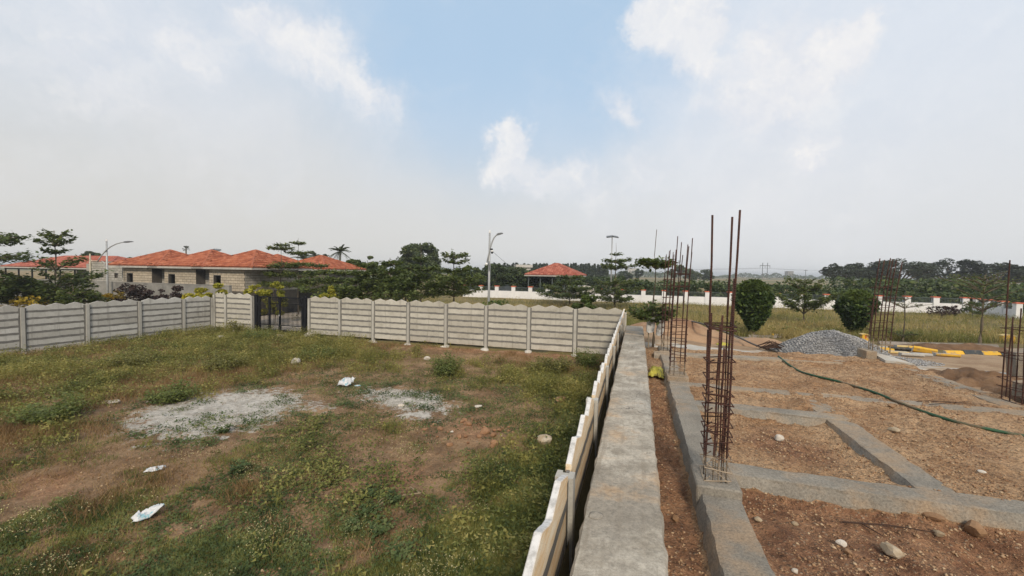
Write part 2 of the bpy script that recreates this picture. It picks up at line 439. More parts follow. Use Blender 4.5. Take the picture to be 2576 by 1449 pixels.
def m_yard():
    mt, g = new('yard_earth')
    c = coords(g, True)
    lime = g.n('ShaderNodeAttribute', attribute_name='lime').outputs['Fac']
    bare = g.n('ShaderNodeAttribute', attribute_name='bare').outputs['Fac']
    n1 = g.noise(c, 1.3, 7, 0.7).outputs[0]
    dry = g.mix(g.rng(n1, 0.36, 0.64, 0, 1), (0.20, 0.122, 0.066), (0.37, 0.24, 0.135))
    red = g.mix(g.rng(g.noise(c, 3, 6, 0.7).outputs[0], 0.35, 0.65, 0, 1), (0.27, 0.14, 0.072), (0.42, 0.25, 0.14))
    mk = g.math('ADD', bare, g.math('MULTIPLY', g.math('SUBTRACT', g.noise(c, 1.7, 6, 0.7).outputs[0], 0.5), 1.4))
    col = g.mix(g.rng(mk, 0.3, 0.8, 0, 1), dry, red)
    ln = g.math('ADD', lime, g.math('MULTIPLY', g.math('SUBTRACT', g.noise(c, 3.2, 9, 0.80).outputs[0], 0.5), 3.0))
    lc = g.mix(g.rng(g.noise(c, 3, 6, 0.7).outputs[0], 0.35, 0.6, 0, 1), (0.40, 0.365, 0.31), (0.62, 0.585, 0.525))
    col = g.mix(g.rng(ln, 0.42, 0.66, 0, 0.95), col, lc)
    mid = g.noise(c, 11, 6, 0.8).outputs[0]
    col = g.mix(0.8, col, g.ramp(mid, [(0.32, 0.5), (0.56, 1.08)]), 'MULTIPLY')
    fine = g.noise(c, 48, 5, 0.75).outputs[0]
    col = g.mix(0.7, col, g.ramp(fine, [(0.3, 0.4), (0.62, 1.08)]), 'MULTIPLY')
    hh = g.math('ADD', fine, g.math('MULTIPLY', g.noise(c, 8, 5, 0.7).outputs[0], 2.0))
    fin(g, col, 0.95, hh, 0.9, 0.03)
    return mt
M['yard'] = m_yard()

def m_outer():
    mt, g = new('open_ground')
    c = coords(g, True)
    att = g.n('ShaderNodeAttribute', attribute_name='sand').outputs['Fac']
    n1 = g.noise(c, 0.25, 8, 0.65).outputs[0]
    fld = g.mix(g.rng(n1, 0.35, 0.65, 0, 1), (0.13, 0.11, 0.045), (0.23, 0.175, 0.075))
    far = g.mix(g.rng(g.noise(g.n('ShaderNodeMapping', ins={0: c, 'Scale': (0.004, 0.016, 1)}).outputs[0], 1.0, 5, 0.6).outputs[0], 0.4, 0.6, 0, 1), (0.10, 0.115, 0.045), (0.27, 0.195, 0.09))
    dist = g.vm('LENGTH', c).outputs['Value']
    fld = g.mix(g.rng(dist, 70, 120, 0, 1), fld, far)
    n2 = g.noise(c, 1.2, 7, 0.68).outputs[0]
    snd = g.mix(g.rng(n2, 0.36, 0.64, 0, 1), (0.30, 0.195, 0.115), (0.42, 0.30, 0.19))
    mk = g.math('ADD', att, g.math('MULTIPLY', g.math('SUBTRACT', g.noise(c, 1.5, 6, 0.7).outputs[0], 0.5), 0.8))
    col = g.mix(g.rng(mk, 0.35, 0.65, 0, 1), fld, snd)
    fine = g.noise(c, 40, 5, 0.75).outputs[0]
    col = g.mix(0.6, col, g.ramp(fine, [(0.3, 0.45), (0.62, 1.08)]), 'MULTIPLY')
    fin(g, col, 0.95, fine, 0.8, 0.03)
    return mt
M['outer'] = m_outer()
M['sandpile'] = m_rough('brown_sand', (0.30, 0.185, 0.11), (0.40, 0.265, 0.165), 1.5, (0.23, 0.13, 0.075), 1.2, (0.52, 0.7), bump=0.7, bscale=40, vary=0, world=True, bdist=0.02)
M['darkdirt'] = m_rough('dug_dark_earth', (0.12, 0.068, 0.038), (0.21, 0.125, 0.07), 2.5, (0.27, 0.17, 0.10), 1.6, (0.52, 0.7), bump=0.9, bscale=30, vary=0, world=True, bdist=0.03)
M['clod'] = m_rough('red_clods', (0.24, 0.125, 0.065), (0.36, 0.21, 0.12), 4, bump=0.8, bscale=30, vary=0.1)
M['slurry'] = m_rough('dried_cement_slurry', (0.42, 0.395, 0.35), (0.54, 0.515, 0.465), 2.0, (0.38, 0.29, 0.20), 1.3, (0.47, 0.60), bump=0.3, bscale=40, vary=0, world=True)
M['road'] = m_rough('pale_concrete_road', (0.58, 0.50, 0.41), (0.66, 0.58, 0.49), 1.0, bump=0.2, bscale=30, vary=0, world=True)
M['stone'] = m_rough('field_stone', (0.34, 0.26, 0.17), (0.48, 0.39, 0.27), 5, (0.56, 0.50, 0.41), 3, (0.5, 0.7), bump=0.7, bscale=30, vary=0.2)
M['stone_pale'] = m_rough('pale_stone', (0.52, 0.46, 0.38), (0.66, 0.61, 0.54), 8, bump=0.7, bscale=30, vary=0.1)
M['stone_brown'] = m_rough('brown_stone', (0.22, 0.125, 0.065), (0.34, 0.21, 0.12), 6, bump=0.7, bscale=30, vary=0.15)
M['gravel'] = m_rough('blue_grey_gravel', (0.20, 0.20, 0.205), (0.32, 0.315, 0.31), 4, bump=0.8, bscale=25, vary=0, world=True, bdist=0.03)
def m_chip(name, ramp):
    mt, g = new(name)
    r = g.n('ShaderNodeNewGeometry').outputs['Random Per Island']
    col = g.ramp(r, ramp)
    fin(g, col, 0.9, spec=0.2)
    return mt
M['chip'] = m_chip('gravel_chips', [(0, (0.11, 0.11, 0.115)), (0.5, (0.27, 0.268, 0.265)), (1, (0.48, 0.47, 0.455))])
M['peb'] = m_chip('soil_pebbles', [(0, (0.19, 0.10, 0.055)), (0.7, (0.33, 0.21, 0.12)), (1, (0.47, 0.35, 0.225))])
def m_rust():
    mt, g = new('rusty_steel')
    c = g.n('ShaderNodeNewGeometry').outputs['Position']
    oc = g.n('ShaderNodeTexCoord').outputs['Object']
    z = g.n('ShaderNodeSeparateXYZ', ins={0: oc}).outputs[2]
    n = g.noise(c, 14, 6, 0.7).outputs[0]
    col = g.mix(g.rng(n, 0.35, 0.65, 0, 1), (0.038, 0.019, 0.016), (0.080, 0.034, 0.023))
    cm = g.math('ADD', g.rng(z, 0.1, 0.55, 0.85, 0.0), g.math('MULTIPLY', g.math('SUBTRACT', g.noise(c, 9, 5, 0.7).outputs[0], 0.5), 1.6))
    col = g.mix(g.rng(cm, 0.45, 0.8, 0, 0.9), col, (0.36, 0.29, 0.21))
    wv = g.n('ShaderNodeTexWave', wave_type='BANDS', bands_direction='Z', ins={'Vector': oc, 'Scale': 16.0}).outputs[1]
    fin(g, col, 0.85, wv, 0.8, 0.004)
    return mt
M['rust'] = m_rust()
M['black'] = m_plain('black_paint', (0.007, 0.0075, 0.010), 0.6, spec=0.2)
M['galv'] = m_plain('galvanised_steel', (0.40, 0.41, 0.41), 0.5, 0.35, 0.25, 6)
M['lampgrey'] = m_plain('dark_grey_lamp_housing', (0.13, 0.14, 0.15), 0.5)
M['glasswhite'] = m_plain('white_plastic', (0.78, 0.78, 0.77), 0.35)
M['yellow'] = m_rough('yellow_road_paint', (0.66, 0.38, 0.035), (0.74, 0.45, 0.06), 9, (0.36, 0.26, 0.14), 5, (0.50, 0.64), rough=0.7, bump=0.3, bscale=40, vary=0.12)
M['yellow_pale'] = m_rough('faded_yellow_paint', (0.64, 0.46, 0.16), (0.72, 0.58, 0.30), 5, (0.52, 0.48, 0.40), 3, (0.5, 0.65), rough=0.7, bump=0.3, bscale=40, vary=0.1)
M['kblack'] = m_rough('black_road_paint', (0.040, 0.048, 0.055), (0.075, 0.085, 0.09), 9, (0.15, 0.13, 0.105), 5, (0.58, 0.70), rough=0.7, bump=0.3, bscale=40, vary=0.1)
M['kgrey'] = m_rough('kerb_concrete', (0.40, 0.39, 0.36), (0.54, 0.52, 0.48), 5, bump=0.4, bscale=40, vary=0.2)
M['kbrown'] = m_rough('old_kerb_concrete', (0.20, 0.175, 0.15), (0.30, 0.265, 0.23), 5, bump=0.4, bscale=40, vary=0.2)
M['white'] = m_rough('white_wall_paint', (0.74, 0.74, 0.75), (0.82, 0.82, 0.82), 1.5, (0.60, 0.59, 0.58), 0.9, (0.6, 0.8), rough=0.8, bump=0.15, bscale=25, vary=0.04)
M['orange'] = m_plain('orange_cap_paint', (0.60, 0.135, 0.065), 0.6)
M['rail'] = m_plain('grey_green_railing', (0.085, 0.105, 0.105), 0.5)
M['plaster'] = m_rough('cement_plaster', (0.22, 0.215, 0.20), (0.32, 0.31, 0.285), 1.2, (0.17, 0.165, 0.155), 0.7, (0.5, 0.7), bump=0.3, bscale=25, vary=0.05)
M['block'] = m_rough('buff_concrete_block', (0.44, 0.375, 0.285), (0.56, 0.49, 0.38), 3, bump=0.5, bscale=40, vary=0.22)
M['block_grey'] = m_rough('grey_concrete_block', (0.37, 0.35, 0.305), (0.48, 0.46, 0.405), 3, bump=0.5, bscale=40, vary=0.22)
M['joint'] = m_rough('block_joint_mortar', (0.095, 0.085, 0.07), (0.14, 0.125, 0.105), 5, bump=0.3, vary=0)
def m_tile(name, ramp_, dirt):
    mt, g = new(name)
    p = g.n('ShaderNodeNewGeometry')
    col = g.ramp(p.outputs['Random Per Island'], ramp_)
    col = g.mix(g.rng(g.noise(p.outputs['Position'], 0.8, 6, 0.7).outputs[0], 0.47, 0.70, 0, 0.35), col, dirt)
    fin(g, col, 0.8, spec=0.2)
    return mt
M['tile'] = m_tile('orange_clay_tile', [(0, (0.225, 0.065, 0.036)), (0.5, (0.325, 0.102, 0.052)), (1, (0.42, 0.160, 0.09))], (0.21, 0.07, 0.042))
M['tile_red'] = m_tile('faded_red_tile', [(0, (0.235, 0.065, 0.045)), (0.5, (0.33, 0.10, 0.068)), (1, (0.44, 0.165, 0.115))], (0.22, 0.085, 0.062))
M['fascia'] = m_rough('weathered_fascia', (0.36, 0.35, 0.32), (0.48, 0.46, 0.42), 3, bump=0.2, vary=0.05)
M['pvc'] = m_plain('cream_pipe', (0.62, 0.57, 0.44), 0.5)
M['bark'] = m_rough('grey_brown_bark', (0.10, 0.08, 0.055), (0.19, 0.155, 0.11), 8, bump=0.8, bscale=30, vary=0.15, stretch=(1, 1, 0.3))
M['bark_pale'] = m_rough('pale_bark', (0.22, 0.18, 0.125), (0.34, 0.28, 0.20), 8, bump=0.8, bscale=30, vary=0.15, stretch=(1, 1, 0.3))
M['leaf'] = m_leaf('layered_tree_leaf', (0.055, 0.088, 0.026), (0.125, 0.165, 0.050), (0.20, 0.23, 0.08))
M['leaf_light'] = m_leaf('fresh_green_leaf', (0.055, 0.085, 0.020), (0.10, 0.145, 0.035), (0.16, 0.20, 0.06))
M['leaf_hedge'] = m_leaf('hedge_leaf', (0.026, 0.046, 0.016), (0.068, 0.102, 0.032), (0.13, 0.165, 0.055), trans=0.25)
M['leaf_dark'] = m_leaf('dark_glossy_leaf', (0.016, 0.034, 0.011), (0.046, 0.082, 0.022), (0.13, 0.19, 0.05), trans=0.2, rough=0.5)
M['leaf_far'] = m_leaf('distant_leaf', (0.040, 0.066, 0.027), (0.082, 0.112, 0.045), (0.13, 0.155, 0.065), trans=0.2)
M['leaf_rain_hazed'] = m_leaf('hazed_rain_tree_leaf', (0.034, 0.050, 0.034), (0.062, 0.082, 0.054), (0.09, 0.11, 0.07), trans=0.2)  # blue-grey tint of distance haze mixed into the leaf colour
M['leaf_pine'] = m_leaf('windbreak_leaf', (0.035, 0.055, 0.030), (0.060, 0.085, 0.045), (0.09, 0.11, 0.06), trans=0.2)
M['leaf_yellow'] = m_leaf('yellow_green_leaf', (0.20, 0.22, 0.025), (0.40, 0.38, 0.04), (0.52, 0.46, 0.06), trans=0.3)
M['weed_bush'] = m_leaf('olive_bush_leaf', (0.13, 0.135, 0.04), (0.21, 0.205, 0.065), (0.32, 0.29, 0.11), trans=0.4, objvar=False)
M['weed_bush_green'] = m_leaf('green_bush_leaf', (0.095, 0.125, 0.035), (0.165, 0.20, 0.06), (0.25, 0.27, 0.09), trans=0.4, objvar=False)
M['leaf_gold'] = m_leaf('golden_leaf', (0.28, 0.20, 0.02), (0.50, 0.36, 0.04), (0.58, 0.45, 0.08), trans=0.3)
M['leaf_maroon'] = m_leaf('maroon_leaf', (0.022, 0.014, 0.014), (0.048, 0.026, 0.022), (0.075, 0.045, 0.03), trans=0.15)
M['leaf_palm'] = m_leaf('palm_leaf', (0.035, 0.050, 0.028), (0.065, 0.085, 0.045), None, trans=0.2)
def m_veg(name, ca, cb, cc, trans=0.3):
    """ground plants: shade by leaf and by patch of growth"""
    mt, g = new(name)
    p = g.n('ShaderNodeNewGeometry'); pos = p.outputs['Position']
    a = g.math('MULTIPLY', g.rng(g.noise(pos, 1.1, 3, 0.6).outputs[0], 0.3, 0.7, 0, 1), 0.50)
    b = g.math('MULTIPLY', g.rng(g.noise(pos, 4.5, 3, 0.6).outputs[0], 0.3, 0.7, 0, 1), 0.38)
    f = g.math('ADD', g.math('ADD', a, b), g.math('MULTIPLY', g.math('SUBTRACT', p.outputs['Random Per Island'], 0.4), 0.40), True)
    col = g.ramp(f, [(0.08, ca), (0.52, cb), (0.95, cc)])
    d = g.n('ShaderNodeBsdfPrincipled', ins={'Roughness': 0.7, 'Base Color': col, 'Specular IOR Level': 0.2})
    t = g.n('ShaderNodeBsdfTranslucent', ins={0: g.mix(1.0, col, (1.2, 1.15, 0.75), 'MULTIPLY')})
    mx = g.n('ShaderNodeMixShader', ins={0: trans, 1: d.outputs[0], 2: t.outputs[0]})
    g.n('ShaderNodeOutputMaterial', ins={0: mx.outputs[0]})
    return mt
M['grass'] = m_veg('short_green_grass', (0.060, 0.078, 0.021), (0.161, 0.178, 0.048), (0.356, 0.316, 0.115))
M['weed'] = m_veg('olive_weed', (0.086, 0.098, 0.025), (0.218, 0.213, 0.060), (0.391, 0.328, 0.115))
M['weed_dry'] = m_veg('dry_brown_weed', (0.149, 0.092, 0.044), (0.276, 0.178, 0.086), (0.36, 0.26, 0.14))
M['herb'] = m_veg('blue_green_herb', (0.034, 0.060, 0.025), (0.098, 0.138, 0.052), (0.196, 0.218, 0.086))
M['flower'] = m_leaf('cream_weed_flower', (0.38, 0.33, 0.14), (0.52, 0.46, 0.24), (0.62, 0.57, 0.36), trans=0.2, objvar=False)
M['drygrass'] = m_veg('dry_field_grass', (0.184, 0.149, 0.057), (0.345, 0.276, 0.115), (0.506, 0.414, 0.196))
M['greenfield'] = m_veg('green_field_grass', (0.086, 0.098, 0.030), (0.196, 0.196, 0.063), (0.310, 0.276, 0.103))
M['hose'] = m_rough('green_hose', (0.022, 0.070, 0.034), (0.032, 0.095, 0.048), 9, (0.16, 0.12, 0.075), 2.3, (0.50, 0.62), rough=0.6, bump=0, vary=0)
M['hose_dark'] = m_plain('dark_grey_hose', (0.085, 0.075, 0.065), 0.6)
M['sackyellow'] = m_rough('yellow_woven_sack', (0.36, 0.32, 0.04), (0.50, 0.45, 0.09), 6, (0.20, 0.17, 0.05), 5, (0.52, 0.62), rough=0.7, bump=0.3, bscale=60, vary=0)
M['sackwhite'] = m_rough('dusty_white_sack', (0.42, 0.42, 0.40), (0.60, 0.60, 0.58), 9, (0.30, 0.27, 0.22), 6, (0.5, 0.66), rough=0.8, bump=0.4, bscale=50, vary=0)
M['plastic'] = m_rough('white_plastic_sheet', (0.50, 0.53, 0.56), (0.70, 0.71, 0.72), 14, (0.25, 0.45, 0.52), 9, (0.56, 0.62), rough=0.5, bump=0.2, vary=0)
M['tarp'] = m_plain('black_tarpaulin', (0.02, 0.022, 0.026), 0.4)
M['twig'] = m_plain('dry_twig', (0.34, 0.27, 0.18), 0.9)
M['root'] = m_plain('dark_root', (0.05, 0.026, 0.017), 0.9)
M['farwall'] = m_rough('far_pale_wall', (0.45, 0.43, 0.40), (0.55, 0.53, 0.50), 0.5, bump=0.0, vary=0)
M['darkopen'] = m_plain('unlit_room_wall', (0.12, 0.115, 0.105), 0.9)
M['wire'] = m_plain('dark_wire', (0.05, 0.05, 0.055), 0.6)
M['redpaint'] = m_plain('red_letter_paint', (0.50, 0.05, 0.02), 0.6)

# ------------------------------------------------------------------ terrain
def z_yard(u, v):
    z = 0.10 + 0.10 * sst(-6, -22, v) + (fbm(u * 0.25, v * 0.25, 3, 3) - 0.5) * 0.18 + (fbm(u * 1.2, v * 1.2, 5, 4) - 0.5) * 0.10
    z = z + 0.10 * sst(16.5, 18.8, u) * sst(-14, -10, v) * (1 - sst(-3, -1, v))
    return z - 0.06 * sst(-3, -1, v)
def z_outer(u, v):
    u = np.asarray(u, float); v = np.asarray(v, float)
    r = np.hypot(u, v)
    right = np.interp(u, [12.4, 15, 19, 21, 50], [1.84, 1.70, 1.30, 1.20, 0.70])
    left = 0.22 + 0.48 * sst(20, 50, u)
    t = sst(-4.5, -0.6, v)
    z = left * (1 - t) + right * t
    z = z + (1.95 - z) * sst(13.0, 14.5, u) * (1 - sst(17.0, 21.5, u)) * sst(-0.55, -0.35, v) * (1 - sst(0.6, 2.6, v)) * 0.85
    z = z + (fbm(u * 0.5, v * 0.5, 11, 3) - 0.5) * 0.12 * (1 - sst(60, 90, r)) + (fbm(u * 2, v * 2, 12, 3) - 0.5) * 0.05 * (1 - sst(40, 60, r))
    inside = ((u < 19.1) & (v > -25.05) & (v < -0.5)) | ((u < 12.45) & (v > -0.45) & (v < 5.9))
    return np.where(inside, -0.6, z)
def ground(x, y, off=0.0):
    """point of the open ground seen at a place of the photograph"""
    z = 1.0
    for _ in range(30):
        p = at(x, y, z)
        u, v = UV(p[0], p[1]); z = 0.6 * z + 0.4 * float(z_outer(u, v))
    return (p[0], p[1], z + off)
def on_yard(x, y):
    z = 0.1
    for _ in range(12):
        p = at(x, y, z); u, v = UV(p[0], p[1]); z = float(z_yard(u, v))
    return (p[0], p[1], z)
def z_site(u, v):
    u = np.asarray(u, float); v = np.asarray(v, float)
    z = 1.945 + 0.028 * sst(6.9, 8.0, u) + 0.02 * sst(3.0, 3.6, v) + (fbm(u * 0.7, v * 0.7, 21, 3) - 0.5) * 0.10
    cell = sst(4.8, 5.1, u) * (1 - sst(6.9, 7.15, u)) * sst(0.9, 1.1, v) * (1 - sst(2.4, 2.7, v))
    z = z - 0.05 * cell
    front = 1 - sst(4.45, 4.7, u)
    z = z - 0.10 * front * sst(0.75, 1.05, v)
    z = z - 0.13 * (1 - sst(0.5, 0.75, v)) * (1 - 0.6 * sst(8, 11, u))
    d = np.full(np.shape(u), 9.0)
    for e in (0.965, 2.58, 2.97): d = np.minimum(d, np.where(((e < 1.5) & (u > 4.9)) | ((u > 4.9) & (u < 8.3)), np.abs(v - e), 9.0))
    for e in (4.91, 6.87, 7.21, 8.03, 8.39, 11.0, 11.6): d = np.minimum(d, np.where((e < 6) | (e > 7.5) | (v < 2.9), np.abs(u - e), 9.0))
    z = z + 0.058 * np.exp(-(d / 0.10) ** 2) * sst(0.42, 0.68, fbm(u * 1.3, v * 1.3, 27, 3))
    pit = np.exp(-(((u - 4.05) / 0.28) ** 2 + ((v - 2.75) / 0.35) ** 2))
    z = z - 0.16 * pit
    return z + (fbm(u * 4, v * 4, 22, 4) - 0.5) * 0.075
def on_site(x, y, off=0.0):
    z = 1.9
    for _ in range(12):
        p = at(x, y, z); u, v = UV(p[0], p[1]); z = float(z_site(u, v))
    return (p[0], p[1], z + off)

def axis(segs):
    out = []
    for a, b, st in segs: out += list(np.arange(a, b - 1e-6, st))
    out.append(segs[-1][1])
    return np.array(out)
def geo_axis(a, b, n): return list(np.sign(a) * np.geomspace(abs(a), abs(b), n))
us = np.array(sorted(set(geo_axis(-12, -400, 14) + list(np.arange(-11.5, 12.4, 0.5)) + list(np.arange(12.4, 24, 0.2)) + list(np.arange(24, 70, 0.8)) + geo_axis(70, 2600, 30) + [19.05, 19.15, 12.44, 12.46])))
vs_ = np.array(sorted(set(geo_axis(-70, -2600, 26) + list(np.arange(-69, -2, 0.8)) + list(np.arange(-2, 22, 0.2)) + list(np.arange(22, 60, 0.8)) + geo_axis(60, 2600, 26) + [-25.1, -25.0, -0.52, -0.48, -0.40])))
me, uu, vv = gridmesh(us, vs_, z_outer, M['outer'], 'field_ground')
att = me.attributes.new('sand', 'FLOAT', 'POINT')
sandm = sst(12, 12.6, uu) * (1 - sst(18.6, 19.8, uu)) * sst(-0.6, -0.4, vv) * (1 - sst(40, 45, vv))
sandm = np.maximum(sandm, sst(5.5, 6, vv) * (1 - sst(18.8, 19.6, uu)))
sandm = np.maximum(sandm, sst(13, 14, uu) * (1 - sst(20.5, 23, uu)) * sst(-0.6, -0.4, vv) * (1 - sst(2.5, 5, vv)))
att.data.foreach_set('value', sandm.ravel().astype(np.float32))
kind(ob('field_ground', me), 'structure')

# lime patches and bare patches of the yard, as places on the ground
def ell(u, v, cu, cv, ru, rv, rot=0.0):
    c, s = math.cos(rot), math.sin(rot)
    a = (u - cu) * c + (v - cv) * s; b = -(u - cu) * s + (v - cv) * c
    return np.sqrt((a / ru) ** 2 + (b / rv) ** 2)
def lime_f(u, v):
    a = np.maximum(1.45 - ell(u, v, 8.5, -10.7, 2.0, 2.1, 0.6), 1.15 - ell(u, v, 11.0, -6.6, 1.3, 2.5, 0.25))
    a = np.maximum(a, 0.9 - ell(u, v, 9.9, -5.6, 0.8, 1.4))
    a = np.maximum(a, 0.62 - 0.8 * ell(u, v, 9.6, -8.6, 1.2, 2.2, 0.3))
    return np.clip(a, 0, 1)
def bare_f(u, v):
    a = np.maximum(1 - ell(u, v, 4.6, -9.9, 1.0, 1.6), 0.95 - ell(u, v, 6.6, -4.5, 2.2, 1.3, 0.6))
    a = np.maximum(a, 1.0 - ell(u, v, 9.5, -3.7, 1.3, 1.3))
    a = np.maximum(a, 0.8 * sst(17.6, 18.7, u) * sst(-13, -11, v))
    a = np.maximum(a, 0.75 - ell(u, v, 4.0, -4.2, 1.2, 0.9))
    return np.clip(a, 0, 1)
yu = np.arange(-7, 19.16, 0.11); yv = np.arange(-26, -0.44, 0.11)
me, uu, vv = gridmesh(yu, yv, lambda u, v: z_yard(u, v) + (fbm(u * 5, v * 5, 8, 3) - 0.5) * 0.05 + 0.05 * lime_f(u, v) * fbm(u * 3, v * 3, 9, 3), M['yard'], 'yard_ground')
for nme, fn in (('lime', lime_f), ('bare', bare_f)):
    at_ = me.attributes.new(nme, 'FLOAT', 'POINT'); at_.data.foreach_set('value', fn(uu, vv).ravel().astype(np.float32))
kind(ob('yard_ground', me), 'structure')

su = np.arange(-2.5, 12.56, 0.045); sv_ = np.arange(0.15, 6.05, 0.045)
me, uu, vv = gridmesh(su, sv_, lambda u, v: z_site(u, v) + (fbm(u * 13, v * 13, 23, 3) - 0.5) * 0.055, M['site'], 'site_soil')
wet = np.maximum.reduce([1.05 * (1 - sst(4.5, 4.62, uu)) * sst(0.9, 1.0, vv), 0.75 * (1 - sst(0.5, 0.6, vv)) * (1 - 0.5 * sst(7, 10, uu)),
                         0.80 * (1.1 - ell(uu, vv, 5.9, 1.8, 1.0, 0.95)), 0.6 * (1 - ell(uu, vv, 6.3, 3.9, 0.7, 0.6)), 0.5 * (1 - ell(uu, vv, 10.3, 2.6, 0.8, 1.6)), 0.6 * (1 - ell(uu, vv, 4.9, 3.6, 0.4, 0.8)),
                         0.45 * (1 - ell(uu, vv, 9.3, 4.6, 0.6, 1.2))])
at_ = me.attributes.new('wet', 'FLOAT', 'POINT'); at_.data.foreach_set('value', np.clip(wet, 0, 1).ravel().astype(np.float32))
kind(ob('site_soil', me), 'structure')

# internal road seen through the gate, a pale concrete strip
ru = np.arange(19.5, 29.0, 0.4); rv = np.arange(-26.8, -7, 0.5)
me, _, _ = gridmesh(ru, rv, lambda u, v: z_outer(u, v) * 0 + 0.40 + 0.02 * (fbm(u, v, 4) - 0.5), M['road'], 'road')
kind(ob('road', me), 'structure')
# ------------------------------------------------------------------ precast compound walls
def wobble_panel(L, H, T, seed, scallop=False, bulge=0.0):
    """one precast concrete plank: chipped uneven edges; x along, z up, faces at y = -T/2 and T/2"""
    rr = random.Random(seed)
    n = 12 if not scallop else 18
    bot = []; top = []
    for i in range(n + 1):
        x = -L / 2 + L * i / n
        e = rr.uniform(-0.006, 0.006) + 0.004 * math.sin(i * 1.7 + seed)
        f = rr.uniform(-0.007, 0.005) + 0.004 * math.sin(i * 1.3 + seed * 2)
        if rr.random() < 0.10: f -= 0.012
        if scallop:
            t = (i / n * 3) % 1.0
            f = f * 0.4 + 0.110 * (1 - abs(t - 0.5) * 2)
        bot.append((x, e)); top.append((x, H + f))
    V = []; Fc = []
    ch = 0.006
    for (x, z0), (_, z1) in zip(bot, top):
        V += [(x, -T / 2 + ch, z0), (x, -T / 2, z0 + ch), (x, -T / 2, z1 - ch), (x, -T / 2 + ch, z1), (x, T / 2 - ch, z1), (x, T / 2, z1 - ch), (x, T / 2, z0 + ch), (x, T / 2 - ch, z0)]
    for i in range(n):
        a, b = i * 8, (i + 1) * 8
        for q in range(8):
            r = (q + 1) % 8
            Fc.append((a + q, b + q, b + r, a + r))
    Fc.append(tuple(range(7, -1, -1))[::-1]); Fc.append(tuple(n * 8 + q for q in range(8))[::-1])
    return V, Fc
PANELS = {}
def panel_mesh(L, mat, kindp, var):
    key = (round(L, 2), mat.name, kindp, var)
    if key not in PANELS:
        V, Fc = wobble_panel(L, 0.20 if kindp == 'top' else 0.262, 0.05, hash(key) % 997 if False else var * 7 + (3 if kindp == 'top' else 0), kindp == 'top')
        PANELS[key] = pyd(V, Fc, mat, False, 'panel')
    return PANELS[key]
def post_mesh(h, mat, wdt=0.125, dep=0.15):
    a, b, s, d = wdt / 2, dep / 2, 0.028, 0.035
    poly = [(-a, -b), (a, -b), (a, -s), (a - d, -s), (a - d, s), (a, s), (a, b), (-a, b), (-a, s), (-a + d, s), (-a + d, -s), (-a, -s)]
    return MB().prism(poly, -0.25, h).mesh(mat, False, 'post')
def lump(r, seed, sq=0.5, amp=0.35):
    """irregular rock-like mesh"""
    import bmesh
    bm = bmesh.new(); bmesh.ops.create_icosphere(bm, subdivisions=2, radius=1.0)
    rr = random.Random(seed)
    pl = [(Vector((rr.gauss(0, 1), rr.gauss(0, 1), rr.gauss(0, 1))).normalized(), rr.uniform(0.5, 0.9)) for _ in range(9)]
    V = []
    for v in bm.verts:
        p = v.co.copy()
        for nrm, dd in pl:
            e = p.dot(nrm) - dd
            if e > 0: p -= nrm * e * 0.85
        p *= 1 + rr.uniform(-amp, amp) * 0.12
        V.append((p.x * r, p.y * r * 0.8, p.z * r * sq))
    Fc = [tuple(v.index for v in f.verts) for f in bm.faces]
    bm.free()
    return V, Fc
FOOT = [pyd(*lump(0.24, 40 + i, 0.42), M['footing'], True, 'footing') for i in range(4)]
